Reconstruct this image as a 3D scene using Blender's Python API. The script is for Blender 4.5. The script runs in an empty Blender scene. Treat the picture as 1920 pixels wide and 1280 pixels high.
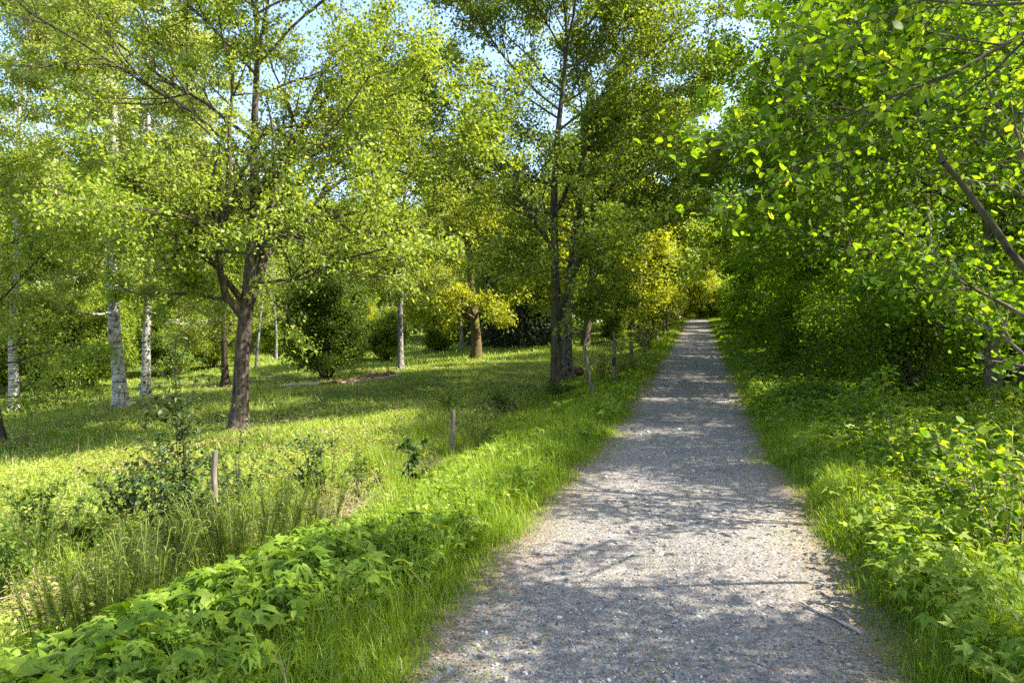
import bpy, math, numpy as np
from mathutils import Vector
R = math.radians
SC = bpy.context.scene
COL = SC.collection
# ------------------------------------------------------------------ camera
EYE = 1.7; F = 1280.0
cd = bpy.data.cameras.new('camera'); cam = bpy.data.objects.new('camera', cd); COL.objects.link(cam)
cd.sensor_width = 36; cd.lens = 24.0; cd.clip_start = 0.05; cd.clip_end = 3000
cam.location = (0, 0, EYE); cam.rotation_euler = (R(90), 0, 0); SC.camera = cam
# ------------------------------------------------------------------ light
SUN = np.array([1.0, -0.13, 1.08]); SUN /= np.linalg.norm(SUN)
sl = bpy.data.lights.new('sun', 'SUN'); sl.energy = 4.6; sl.angle = R(0.55); sl.color = (1, .93, .80)
so = bpy.data.objects.new('sun', sl); COL.objects.link(so)
so.rotation_euler = Vector(SUN).to_track_quat('Z', 'Y').to_euler()
w = bpy.data.worlds.new('World'); SC.world = w; w.use_nodes = True
nt = w.node_tree; bg = nt.nodes['Background']; sk = nt.nodes.new('ShaderNodeTexSky')
sk.sky_type = 'NISHITA'; sk.sun_disc = False
sk.sun_elevation = math.asin(SUN[2]); sk.sun_rotation = math.atan2(SUN[0], SUN[1])
sk.air_density = 1.0; sk.dust_density = 2.0; sk.ozone_density = 1.0
nt.links.new(sk.outputs[0], bg.inputs[0]); bg.inputs[1].default_value = 0.135
SC.view_settings.view_transform = 'Standard'; SC.view_settings.look = 'None'
SC.view_settings.exposure = 1.92; SC.view_settings.gamma = 1
cy = SC.cycles
cy.max_bounces = 7; cy.diffuse_bounces = 4; cy.glossy_bounces = 2; cy.transmission_bounces = 5; cy.transparent_max_bounces = 8
cy.use_denoising = False; cy.sample_clamp_indirect = 6
cy.caustics_reflective = False; cy.caustics_refractive = False

# ------------------------------------------------------------------ helpers
def norm(a): return a / np.maximum(np.linalg.norm(a, axis=-1, keepdims=True), 1e-9)
def cr(a, b): return np.cross(a, b)
def tag(o, label=None, cat=None, group=None, kind=None):
    for k, v in (('label', label), ('category', cat), ('group', group), ('kind', kind)):
        if v: o[k] = v
    return o
class MB:
    def __init__(s): s.v = []; s.f = []; s.a = []; s.m = []; s.n = 0
    def add(s, V, Fc, a=None, m=0):
        V = np.asarray(V, float).reshape(-1, 3); Fc = np.asarray(Fc, int)
        if len(Fc) == 0: return s
        s.v.append(V); s.f.append(Fc + s.n); s.n += len(V)
        s.a.append(np.full(len(Fc), .5) if a is None else np.broadcast_to(np.asarray(a, float), (len(Fc),)))
        s.m.append(np.full(len(Fc), m)); return s
    def build(s, name, mats, parent=None, flat=False, loc=None, vattr=None):
        me = bpy.data.meshes.new(name)
        V = np.concatenate(s.v)
        me.vertices.add(len(V)); me.vertices.foreach_set('co', V.astype('f').ravel())
        tot = np.concatenate([np.full(len(f), f.shape[1]) for f in s.f])
        idx = np.concatenate([f.ravel() for f in s.f])
        me.loops.add(len(idx)); me.loops.foreach_set('vertex_index', idx.astype('i'))
        me.polygons.add(len(tot)); st = np.concatenate([[0], np.cumsum(tot)[:-1]])
        me.polygons.foreach_set('loop_start', st.astype('i'))
        mats = mats if isinstance(mats, (list, tuple)) else [mats]
        for m in mats: me.materials.append(m)
        me.polygons.foreach_set('material_index', np.concatenate(s.m).astype('i'))
        at = me.attributes.new('v', 'FLOAT', 'FACE'); at.data.foreach_set('value', np.concatenate(s.a).astype('f'))
        if vattr is not None:
            at = me.attributes.new('t', 'FLOAT', 'POINT'); at.data.foreach_set('value', np.asarray(vattr).astype('f'))
        me.update(calc_edges=True)
        if flat: me.shade_flat()
        o = bpy.data.objects.new(name, me); COL.objects.link(o)
        if parent: o.parent = parent
        if loc is not None: o.location = loc
        return o
def empty(name, loc, rz=0):
    o = bpy.data.objects.new(name, None); COL.objects.link(o); o.location = loc; o.rotation_euler = (0, 0, rz)
    o.empty_display_size = .2; return o
def copy_tree(o, parent=None):
    c = o.copy(); COL.objects.link(c); c.parent = parent
    for ch in list(o.children): copy_tree(ch, c)
    return c

# ------------------------------------------------------------------ materials
def newmat(name):
    m = bpy.data.materials.new(name); m.use_nodes = True; t = m.node_tree
    for n in list(t.nodes): t.nodes.remove(n)
    out = t.nodes.new('ShaderNodeOutputMaterial'); return m, t, out
def N(t, typ, **kw):
    n = t.nodes.new('ShaderNode' + typ)
    for k, v in kw.items():
        if k.startswith('i_'):
            kk = k[2:]; kk = int(kk) if kk.isdigit() else kk.replace('_', ' ')
            n.inputs[kk].default_value = v
        else: setattr(n, k, v)
    return n
def ramp(t, stops, interp='LINEAR'):
    r = t.nodes.new('ShaderNodeValToRGB'); e = r.color_ramp.elements; r.color_ramp.interpolation = interp
    while len(e) > 1: e.remove(e[-1])
    e[0].position = stops[0][0]; e[0].color = (*stops[0][1], 1)
    for p, c in stops[1:]:
        x = e.new(p); x.color = (*c, 1)
    return r
def leafmat(name, cols, trans=0.45, tcol=(1.9, 1.75, .7), rough=.5, spec=.3):
    m, t, out = newmat(name)
    a = N(t, 'Attribute', attribute_name='v'); r = ramp(t, [(i / (len(cols) - 1), c) for i, c in enumerate(cols)])
    t.links.new(a.outputs['Fac'], r.inputs[0])
    p = N(t, 'BsdfPrincipled'); p.inputs['Roughness'].default_value = rough; p.inputs['Specular IOR Level'].default_value = spec
    t.links.new(r.outputs[0], p.inputs['Base Color'])
    mu = N(t, 'Mix', data_type='RGBA', blend_type='MULTIPLY'); mu.inputs[0].default_value = 1
    t.links.new(r.outputs[0], mu.inputs[6]); mu.inputs[7].default_value = (*tcol, 1)
    tr = N(t, 'BsdfTranslucent'); t.links.new(mu.outputs[2], tr.inputs[0])
    mx = N(t, 'MixShader'); mx.inputs[0].default_value = trans
    t.links.new(p.outputs[0], mx.inputs[1]); t.links.new(tr.outputs[0], mx.inputs[2]); t.links.new(mx.outputs[0], out.inputs[0])
    return m
def barkmat(name, c1, c2, sc=(14, 14, 2.2), moss=None, bump=.6, dist=.03):
    m, t, out = newmat(name)
    tc = N(t, 'TexCoord'); mp = N(t, 'Mapping'); mp.inputs['Scale'].default_value = sc; t.links.new(tc.outputs['Object'], mp.inputs[0])
    n1 = N(t, 'TexNoise', i_Scale=1.0, i_Detail=8.0, i_Roughness=.65, i_Distortion=.6); t.links.new(mp.outputs[0], n1.inputs[0])
    r = ramp(t, [(.35, c1), (.68, c2)]); t.links.new(n1.outputs[0], r.inputs[0])
    col = r.outputs[0]
    n2 = N(t, 'TexNoise', i_Scale=1.7, i_Detail=5.0); t.links.new(tc.outputs['Object'], n2.inputs[0])
    if moss:
        r2 = ramp(t, [(.5, (0, 0, 0)), (.66, (1, 1, 1))]); t.links.new(n2.outputs[0], r2.inputs[0])
        mx = N(t, 'Mix', data_type='RGBA'); t.links.new(r2.outputs[0], mx.inputs[0]); t.links.new(col, mx.inputs[6]); mx.inputs[7].default_value = (*moss, 1)
        col = mx.outputs[2]
    p = N(t, 'BsdfPrincipled'); p.inputs['Roughness'].default_value = .9; p.inputs['Specular IOR Level'].default_value = .15
    t.links.new(col, p.inputs['Base Color'])
    b = N(t, 'Bump', i_Strength=bump, i_Distance=dist); t.links.new(n1.outputs[0], b.inputs['Height']); t.links.new(b.outputs[0], p.inputs['Normal'])
    t.links.new(p.outputs[0], out.inputs[0]); return m
def birchmat(name):
    m, t, out = newmat(name)
    tc = N(t, 'TexCoord')
    mp = N(t, 'Mapping'); mp.inputs['Scale'].default_value = (3, 3, 16); t.links.new(tc.outputs['Object'], mp.inputs[0])
    n1 = N(t, 'TexNoise', i_Scale=1.0, i_Detail=5.0, i_Roughness=.6); t.links.new(mp.outputs[0], n1.inputs[0])
    r = ramp(t, [(.36, (.03, .026, .022)), (.46, (.34, .315, .29)), (.7, (.58, .545, .51))]); t.links.new(n1.outputs[0], r.inputs[0])
    mp2 = N(t, 'Mapping'); mp2.inputs['Scale'].default_value = (4, 4, 1.6); t.links.new(tc.outputs['Object'], mp2.inputs[0])
    n2 = N(t, 'TexNoise', i_Scale=1.0, i_Detail=6.0, i_Roughness=.7, i_Distortion=1.0); t.links.new(mp2.outputs[0], n2.inputs[0])
    r2 = ramp(t, [(.52, (0, 0, 0)), (.62, (1, 1, 1))]); t.links.new(n2.outputs[0], r2.inputs[0])
    mx = N(t, 'Mix', data_type='RGBA'); t.links.new(r2.outputs[0], mx.inputs[0]); t.links.new(r.outputs[0], mx.inputs[6]); mx.inputs[7].default_value = (.055, .045, .04, 1)
    p = N(t, 'BsdfPrincipled'); p.inputs['Roughness'].default_value = .75
    t.links.new(mx.outputs[2], p.inputs['Base Color'])
    b = N(t, 'Bump', i_Strength=.5, i_Distance=.02); t.links.new(n2.outputs[0], b.inputs['Height']); t.links.new(b.outputs[0], p.inputs['Normal'])
    t.links.new(p.outputs[0], out.inputs[0]); return m
M = {}
M['bark'] = barkmat('bark_brown', (.024, .018, .014), (.155, .12, .095))
M['bark_grey'] = barkmat('bark_grey', (.025, .02, .015), (.135, .108, .08), moss=(.10, .11, .04))
M['bark_cork'] = barkmat('bark_corky', (.02, .016, .012), (.25, .22, .185), sc=(11, 11, 7), bump=1.0, dist=.08)
M['bark_oak'] = barkmat('bark_oak', (.05, .036, .02), (.17, .125, .065), moss=(.13, .12, .03))
M['bark_dark'] = barkmat('bark_dark', (.02, .016, .012), (.085, .065, .05))
M['bark_hazel'] = barkmat('bark_hazel', (.05, .04, .03), (.19, .155, .115), sc=(8, 8, 8), bump=.3, dist=.01)
M['birch'] = birchmat('bark_birch')
M['birch_grey'] = barkmat('bark_birch_grey', (.03, .027, .024), (.36, .34, .32), sc=(7, 7, 9), bump=.4)
M['post'] = barkmat('post_wood', (.07, .055, .04), (.28, .23, .17), sc=(40, 40, 3), bump=.5, dist=.006)
M['twigdry'] = barkmat('dry_wood', (.18, .12, .08), (.42, .32, .24), sc=(20, 20, 20), bump=.3, dist=.004)
M['palewood'] = barkmat('pale_wood', (.20, .165, .135), (.52, .46, .40), sc=(20, 20, 20), bump=.4, dist=.004)
M['rotwood'] = barkmat('rotten_wood', (.06, .03, .018), (.30, .165, .10), sc=(9, 9, 9), bump=.8, dist=.03)
M['wire'] = barkmat('post_fitting', (.02, .02, .02), (.05, .05, .05))
M['lf_main'] = leafmat('leaf_maple', [(.09, .145, .013), (.165, .235, .02), (.245, .31, .04), (.34, .38, .10)])
M['lf_mid'] = leafmat('leaf_midgreen', [(.07, .12, .010), (.13, .19, .015), (.20, .265, .028), (.30, .35, .075)])
M['lf_birch'] = leafmat('leaf_birch', [(.13, .18, .02), (.21, .26, .04), (.30, .34, .08), (.40, .42, .17)])
M['lf_oak'] = leafmat('leaf_oak', [(.13, .18, .012), (.22, .27, .016), (.32, .35, .025), (.42, .42, .04)], tcol=(1.7, 1.55, .5))
M['lf_hazel'] = leafmat('leaf_hazel', [(.05, .115, .010), (.09, .17, .012), (.145, .235, .016), (.23, .305, .03)], trans=.52, tcol=(2.1, 1.9, .45), rough=.6, spec=.18)
M['lf_shrub'] = leafmat('leaf_shrub', [(.045, .085, .010), (.085, .14, .016), (.15, .21, .03)])
M['needle'] = leafmat('needle_spruce', [(.02, .035, .012), (.035, .055, .018), (.06, .075, .03)], trans=.15)
M['lf_herb'] = leafmat('leaf_herb', [(.065, .135, .010), (.115, .20, .014), (.185, .275, .025), (.28, .35, .055)], trans=.4, tcol=(1.7, 1.6, .40), rough=.55, spec=.25)
M['lf_sap'] = leafmat('leaf_sapling', [(.025, .055, .008), (.04, .08, .012), (.07, .125, .02)], trans=.22)
M['grass'] = leafmat('grass_verge', [(.08, .15, .010), (.155, .245, .014), (.24, .33, .024), (.35, .41, .05)], trans=.4, tcol=(1.7, 1.6, .4))
M['mgrass'] = leafmat('grass_meadow', [(.12, .19, .016), (.22, .31, .028), (.32, .41, .055), (.43, .49, .11), (.54, .50, .26)], trans=.4, tcol=(1.6, 1.5, .5))
M['fern'] = leafmat('leaf_fern', [(.03, .06, .007), (.055, .09, .010), (.095, .135, .015)], trans=.35)
M['fernstem'] = leafmat('stem_fern', [(.07, .10, .012), (.15, .19, .025)], trans=.12)
M['stem'] = leafmat('stem_green', [(.07, .13, .02), (.11, .17, .03)], trans=.15)
M['litter'] = leafmat('dry_litter', [(.14, .075, .04), (.26, .16, .10), (.40, .29, .20)], trans=.15, tcol=(1.2, 1.1, 1))

# ground material: earth, moss and low turf
def groundmat():
    m, t, out = newmat('meadow_soil')
    tc = N(t, 'TexCoord')
    n1 = N(t, 'TexNoise', i_Scale=.45, i_Detail=6.0, i_Roughness=.6); t.links.new(tc.outputs['Object'], n1.inputs[0])
    n2 = N(t, 'TexNoise', i_Scale=9.0, i_Detail=9.0, i_Roughness=.75); t.links.new(tc.outputs['Object'], n2.inputs[0])
    r1 = ramp(t, [(.3, (.06, .10, .015)), (.55, (.10, .155, .02)), (.75, (.15, .18, .04))]); t.links.new(n1.outputs[0], r1.inputs[0])
    r2 = ramp(t, [(.36, (.05, .04, .02)), (.6, (.12, .17, .02))]); t.links.new(n2.outputs[0], r2.inputs[0])
    mx = N(t, 'Mix', data_type='RGBA'); mx.inputs[0].default_value = .55; t.links.new(r1.outputs[0], mx.inputs[6]); t.links.new(r2.outputs[0], mx.inputs[7])
    at = N(t, 'Attribute', attribute_name='t'); n6 = N(t, 'MapRange'); n6.inputs[1].default_value = -5.6; n6.inputs[2].default_value = -4.6; t.links.new(at.outputs['Fac'], n6.inputs[0])
    n7 = N(t, 'MapRange'); n7.inputs[1].default_value = -2.6; n7.inputs[2].default_value = -3.2; t.links.new(at.outputs['Fac'], n7.inputs[0])
    m6 = N(t, 'Math', operation='MULTIPLY'); t.links.new(n6.outputs[0], m6.inputs[0]); t.links.new(n7.outputs[0], m6.inputs[1])
    r6 = ramp(t, [(.35, (.022, .014, .009)), (.65, (.085, .055, .035))]); t.links.new(n2.outputs[0], r6.inputs[0])
    m7 = N(t, 'Mix', data_type='RGBA'); t.links.new(m6.outputs[0], m7.inputs[0]); t.links.new(mx.outputs[2], m7.inputs[6]); t.links.new(r6.outputs[0], m7.inputs[7]); mx = m7
    p = N(t, 'BsdfPrincipled'); p.inputs['Roughness'].default_value = .95; p.inputs['Specular IOR Level'].default_value = .1
    t.links.new(mx.outputs[2], p.inputs['Base Color'])
    b = N(t, 'Bump', i_Strength=.9, i_Distance=.06); t.links.new(n2.outputs[0], b.inputs['Height']); t.links.new(b.outputs[0], p.inputs['Normal'])
    t.links.new(p.outputs[0], out.inputs[0]); return m
def pathmat():
    m, t, out = newmat('gravel_path')
    tc = N(t, 'TexCoord'); at = N(t, 'Attribute', attribute_name='t')
    vo = N(t, 'TexVoronoi', i_Scale=42.0); vo.feature = 'F1'; t.links.new(tc.outputs['Object'], vo.inputs[0])
    vo2 = N(t, 'TexVoronoi', i_Scale=110.0); t.links.new(tc.outputs['Object'], vo2.inputs[0])
    big = N(t, 'TexNoise', i_Scale=1.1, i_Detail=6.0, i_Roughness=.65); t.links.new(tc.outputs['Object'], big.inputs[0])
    fine = N(t, 'TexNoise', i_Scale=60.0, i_Detail=8.0, i_Roughness=.8); t.links.new(tc.outputs['Object'], fine.inputs[0])
    rs = ramp(t, [(0, (.10, .098, .095)), (.45, (.205, .197, .19)), (.8, (.32, .305, .295)), (1, (.46, .44, .42))]); t.links.new(vo.outputs['Color'], rs.inputs[0])
    rf = ramp(t, [(.3, (.14, .12, .10)), (.6, (.30, .27, .24)), (.8, (.44, .40, .36))]); t.links.new(fine.outputs[0], rf.inputs[0])
    mx = N(t, 'Mix', data_type='RGBA'); t.links.new(rs.outputs[0], mx.inputs[6]); t.links.new(rf.outputs[0], mx.inputs[7])
    rm = ramp(t, [(.35, (.25, .25, .25)), (.7, (.75, .75, .75))]); t.links.new(big.outputs[0], rm.inputs[0]); t.links.new(rm.outputs[0], mx.inputs[0])
    # sandy brown shoulders, by the distance from the middle of the path
    ab = N(t, 'Math', operation='ABSOLUTE'); t.links.new(at.outputs['Fac'], ab.inputs[0])
    nz = N(t, 'TexNoise', i_Scale=2.6, i_Detail=6.0, i_Roughness=.7); t.links.new(tc.outputs['Object'], nz.inputs[0])
    ad = N(t, 'Math', operation='MULTIPLY_ADD'); t.links.new(nz.outputs[0], ad.inputs[0]); ad.inputs[1].default_value = .9; t.links.new(ab.outputs[0], ad.inputs[2])
    mr = N(t, 'MapRange'); mr.inputs[1].default_value = 1.42; mr.inputs[2].default_value = 1.85; t.links.new(ad.outputs[0], mr.inputs[0])
    rb = ramp(t, [(.3, (.11, .075, .05)), (.55, (.24, .175, .125)), (.8, (.38, .30, .235))]); t.links.new(fine.outputs[0], rb.inputs[0])
    mx2 = N(t, 'Mix', data_type='RGBA'); t.links.new(mr.outputs[0], mx2.inputs[0]); t.links.new(mx.outputs[2], mx2.inputs[6]); t.links.new(rb.outputs[0], mx2.inputs[7])
    mr3 = N(t, 'MapRange'); mr3.inputs[1].default_value = 1.8; mr3.inputs[2].default_value = 2.05; t.links.new(ad.outputs[0], mr3.inputs[0])
    mx3 = N(t, 'Mix', data_type='RGBA'); t.links.new(mr3.outputs[0], mx3.inputs[0]); t.links.new(mx2.outputs[2], mx3.inputs[6]); mx3.inputs[7].default_value = (.07, .09, .02, 1)
    n4 = N(t, 'TexNoise', i_Scale=.55, i_Detail=5.0, i_Roughness=.7); t.links.new(tc.outputs['Object'], n4.inputs[0])
    r4 = ramp(t, [(.30, (.60, .59, .56)), (.5, (.80, .79, .77)), (.68, (.98, .95, .91))]); t.links.new(n4.outputs[0], r4.inputs[0])
    m4 = N(t, 'Mix', data_type='RGBA', blend_type='MULTIPLY'); m4.inputs[0].default_value = 1; t.links.new(mx3.outputs[2], m4.inputs[6]); t.links.new(r4.outputs[0], m4.inputs[7]); mx3 = m4
    n5 = N(t, 'MapRange'); n5.inputs[1].default_value = .55; n5.inputs[2].default_value = .25; n5.inputs[4].default_value = .5; t.links.new(ad.outputs[0], n5.inputs[0])
    m5 = N(t, 'Mix', data_type='RGBA'); t.links.new(n5.outputs[0], m5.inputs[0]); t.links.new(mx3.outputs[2], m5.inputs[6]); m5.inputs[7].default_value = (.13, .12, .075, 1); mx3 = m5
    p = N(t, 'BsdfPrincipled'); p.inputs['Roughness'].default_value = .85; p.inputs['Specular IOR Level'].default_value = .25
    t.links.new(mx3.outputs[2], p.inputs['Base Color'])
    b = N(t, 'Bump', i_Strength=.8, i_Distance=.012); b.invert = True; t.links.new(vo.outputs['Distance'], b.inputs['Height'])
    b2 = N(t, 'Bump', i_Strength=.6, i_Distance=.006); t.links.new(fine.outputs[0], b2.inputs['Height']); t.links.new(b.outputs[0], b2.inputs['Normal'])
    t.links.new(b2.outputs[0], p.inputs['Normal'])
    t.links.new(p.outputs[0], out.inputs[0]); return m
M['ground'] = groundmat(); M['path'] = pathmat()
def stonemat():
    m, t, out = newmat('slate_chip')
    a = N(t, 'Attribute', attribute_name='v'); r = ramp(t, [(0, (.085, .085, .088)), (.5, (.175, .172, .172)), (.85, (.30, .295, .29)), (1, (.55, .51, .46))]); t.links.new(a.outputs['Fac'], r.inputs[0])
    p = N(t, 'BsdfPrincipled'); p.inputs['Roughness'].default_value = .6; p.inputs['Specular IOR Level'].default_value = .4
    t.links.new(r.outputs[0], p.inputs['Base Color']); t.links.new(p.outputs[0], out.inputs[0]); return m
M['stone'] = stonemat()

# ------------------------------------------------------------------ terrain
HW = 1.32
_g = np.random.default_rng(5)
_waves = [(_g.uniform(.15, .9), _g.uniform(0, 6.28), _g.uniform(0, 6.28)) for _ in range(9)]
def xc(y): return -0.25 + 0.275 * y
_py = np.array([-30, 6, 12, 16, 23, 38, 60, 76, 84, 92, 110, 160, 300.]); _pz = np.array([0, 0, .06, .2, .62, 1.4, 2.8, 4.05, 4.45, 4.4, 3.6, 3.0, 5.])
_yy = np.linspace(-30, 300, 1321); _zz = np.interp(_yy, _py, _pz); _k = np.hanning(17); _k /= _k.sum()
_zs = np.convolve(np.pad(_zz, 8, 'edge'), _k, 'valid')
def gz(x, y):
    x = np.asarray(x, float); y = np.asarray(y, float)
    t = x - xc(y); P = np.interp(y, _yy, _zs); a = np.maximum(-t - HW, 0); b = np.maximum(t - HW, 0)
    dl = np.interp(a, [0, .5, 1.6, 2.4, 3.1, 4.6, 9, 17, 30, 60, 150], [0, -.02, -.24, -.5, -.56, -.42, -.55, -1.05, -1.7, -3.0, -4.])
    dr = np.interp(b, [0, 1, 3, 8, 15, 40, 150], [0, .03, .18, .6, 1.1, 2.2, 4])
    wv = 0
    for f, p1, p2 in _waves: wv = wv + np.sin(x * f + p1) * np.sin(y * f * .8 + p2)
    amp = np.clip((np.maximum(a, b) - .3) / 4, 0, 1) * .045
    return P + dl + dr + wv * amp
def W(px, py, Y): return np.array([(px - 960) / F * Y, Y, EYE + (640 - py) / F * Y])
def tcols():
    c = np.concatenate([np.linspace(-HW, HW, 25), [-HW - .12, -HW - .25, HW + .12, HW + .25]])
    o = HW + .25 + .18 * (np.power(1.085, np.arange(1, 64)) - 1) / .085
    o = o[o < 230]; c = np.concatenate([c, o, -o, [400, -400]]); return np.sort(c)
tc_ = tcols()
yr = np.concatenate([np.linspace(-18, 1, 10), np.arange(1.4, 30, .4), 30 * np.power(1.045, np.arange(1, 62))]); yr = yr[yr < 420]
TT, YY = np.meshgrid(tc_, yr); XX = TT + xc(YY)
def gridmesh(tt, yy, dz):
    h, wd = tt.shape; xx = tt + xc(yy); V = np.stack([xx, yy, gz(xx, yy) + dz], -1).reshape(-1, 3)
    i = np.arange(h - 1)[:, None] * wd + np.arange(wd - 1)[None]; i = i.ravel()
    return V, np.stack([i, i + 1, i + 1 + wd, i + wd], 1), tt.ravel()
V, Fc, ta = gridmesh(TT, YY, 0)
tag(MB().add(V, Fc).build('ground', M['ground'], vattr=ta), kind='structure')
mask = np.abs(tc_) < HW + .3
V, Fc, ta = gridmesh(TT[:, mask], YY[:, mask], .006)
tag(MB().add(V, Fc).build('path', M['path'], vattr=ta), kind='structure')

# ------------------------------------------------------------------ tubes and leaves
def tubes(P, Rr, k=6, cap=False):
    """P (N,n,3) centre lines, Rr (N,n) radii -> verts, quads"""
    P = np.asarray(P, float); Nn, n, _ = P.shape
    T = np.empty_like(P); T[:, 1:-1] = P[:, 2:] - P[:, :-2]; T[:, 0] = P[:, 1] - P[:, 0]; T[:, -1] = P[:, -1] - P[:, -2]; T = norm(T)
    d = norm(P[:, -1] - P[:, 0]); ref = np.where(np.abs(d[:, 2:3]) > .75, np.array([[1., 0, 0]]), np.array([[0, 0, 1.]]))
    A = norm(cr(T, ref[:, None])); B = cr(T, A)
    an = np.arange(k) / k * 2 * np.pi
    V = P[:, :, None] + Rr[:, :, None, None] * (np.cos(an)[None, None, :, None] * A[:, :, None] + np.sin(an)[None, None, :, None] * B[:, :, None])
    base = (np.arange(Nn) * n * k)[:, None, None] + (np.arange(n - 1) * k)[None, :, None]
    j = np.arange(k)[None, None]; j2 = (j + 1) % k
    Q = np.stack([base + j, base + j2, base + k + j2, base + k + j], -1).reshape(-1, 4)
    return V.reshape(-1, 3), Q
def tri(l): return np.array(l)
T_QUAD = (np.array([[0, 0, 0], [.45, -.34, .07], [1, 0, -.06], [.45, .34, .07]]), tri([[0, 1, 2], [0, 2, 3]]))
def _sym(cl, side):
    V = list(cl); nc = len(cl); L = [(u, -v, w) for u, v, w in side]; Rt = [(u, v, w) for u, v, w in side]
    return V + L + Rt, nc
def tpl_leaf(wd=.42, round_=True):
    side = [(.2, wd * .8, .05), (.6, wd, .05), (.9, wd * .45, -.02)] if round_ else [(.22, wd * .85, .05), (.55, wd * .75, .03), (.8, wd * .33, -.04)]
    V, _ = _sym([(0, 0, 0), (.5, 0, -.02), (1.08, 0, -.12)], side)
    t = [[0, 3, 1], [3, 4, 1], [4, 5, 1], [5, 2, 1], [0, 1, 6], [6, 1, 7], [7, 1, 8], [8, 1, 2]]
    return np.array(V), np.array(t)
T_ROUND = tpl_leaf(.45, True); T_OVATE = tpl_leaf(.30, False); T_NARROW = tpl_leaf(.13, False)
def compound(parts, base):
    Vs, Ts, n = [], [], 0
    for off, ang, sc, dz in parts:
        v = base[0].copy() * sc; c, s = math.cos(ang), math.sin(ang)
        v = np.stack([v[:, 0] * c - v[:, 1] * s, v[:, 0] * s + v[:, 1] * c, v[:, 2] - v[:, 0] ** 2 * dz], 1) + np.array(off)
        Vs.append(v); Ts.append(base[1] + n); n += len(v)
    return np.concatenate(Vs), np.concatenate(Ts)
T_TRI = compound([((.1, 0, 0), 0, .9, .2), ((.05, 0, 0), 1.15, .75, .3), ((.05, 0, 0), -1.15, .75, .3)], T_OVATE)
T_PALM = compound([((0, 0, 0), 0, 1, .2), ((0, 0, 0), .7, .9, .3), ((0, 0, 0), -.7, .9, .3), ((0, 0, 0), 1.5, .7, .35), ((0, 0, 0), -1.5, .7, .35)], T_OVATE)
T_PINN = compound([((i * .16, 0, 0), s * 1.1, .34 * (1 - i * .12), .3) for i in range(6) for s in (1, -1)] + [((.9, 0, 0), 0, .3, .2)], T_NARROW)
RC = np.random.default_rng(2)
def place(tp, P, D, Nm, S):
    """put a leaf template at every P, pointing along D, facing Nm, length S"""
    tv, tf = tp; D = norm(D); X = norm(cr(Nm, D)); Z = cr(D, X)
    S = np.asarray(S)[:, None, None]; q_ = RC.normal(1, .9, (len(P), 1, 1)); w_ = RC.uniform(.78, 1.2, (len(P), 1, 1))
    V = P[:, None] + S * (tv[None, :, 0:1] * D[:, None] + w_ * tv[None, :, 1:2] * X[:, None] + q_ * tv[None, :, 2:3] * Z[:, None])
    Fc = tf[None] + (np.arange(len(P)) * len(tv))[:, None, None]
    return V.reshape(-1, 3), Fc.reshape(-1, tf.shape[1])
def rep(a, tp): return np.repeat(a, len(tp[1]))

# ------------------------------------------------------------------ trees
def polys(rng, P0, D0, L, n, wob, trop):
    Nn = len(P0); P = np.empty((Nn, n + 1, 3)); P[:, 0] = P0; d = norm(D0)
    for i in range(n):
        d = norm(d + rng.normal(0, wob, (Nn, 3)) + np.array([0, 0, 1.]) * trop / n)
        P[:, i + 1] = P[:, i] + d * (L / n)[:, None]
    return P
def along(P, s):
    n = P.shape[1] - 1; f = np.clip(s, 0, .9999) * n; i = f.astype(int); u = (f - i)[:, None]; r = np.arange(len(P))
    return P[r, i] * (1 - u) + P[r, i + 1] * u, norm(P[r, i + 1] - P[r, i])
def children(rng, P, Rr, gid, cnt, s0, s1, ang, lf, n, wob, trop, rr, flat=0.0):
    """cnt children on every parent curve; returns curves, radii, ids"""
    k = np.repeat(np.arange(len(P)), cnt); Nn = len(k)
    s = rng.uniform(s0, s1, Nn); p, d = along(P[k], s)
    L = np.linalg.norm(P[:, -1] - P[:, 0], axis=1)[k]
    q = rng.normal(0, 1, (Nn, 3)); q[:, 2] *= (1 - flat); q = norm(q - d * (q * d).sum(1, keepdims=True))
    a = rng.uniform(ang[0], ang[1], Nn)[:, None]
    D = d * np.cos(a) + q * np.sin(a)
    le = np.maximum(L * lf * (1.15 - .6 * s) * rng.uniform(.7, 1.25, Nn), .18)
    C = polys(rng, p, D, le, n, wob, trop)
    f = s * (P.shape[1] - 1); r0 = Rr[k, np.minimum(f.astype(int), Rr.shape[1] - 1)] * rr
    RR = np.maximum(r0[:, None] * np.linspace(1, .3, n + 1)[None], .0022)
    return C, RR, gid[k]
def resample(pts, n):
    pts = np.asarray(pts, float); d = np.r_[0, np.cumsum(np.linalg.norm(np.diff(pts, axis=0), axis=1))]; u = np.linspace(0, d[-1], n + 1)
    return np.stack([np.interp(u, d, pts[:, i]) for i in range(3)], 1)
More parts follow.
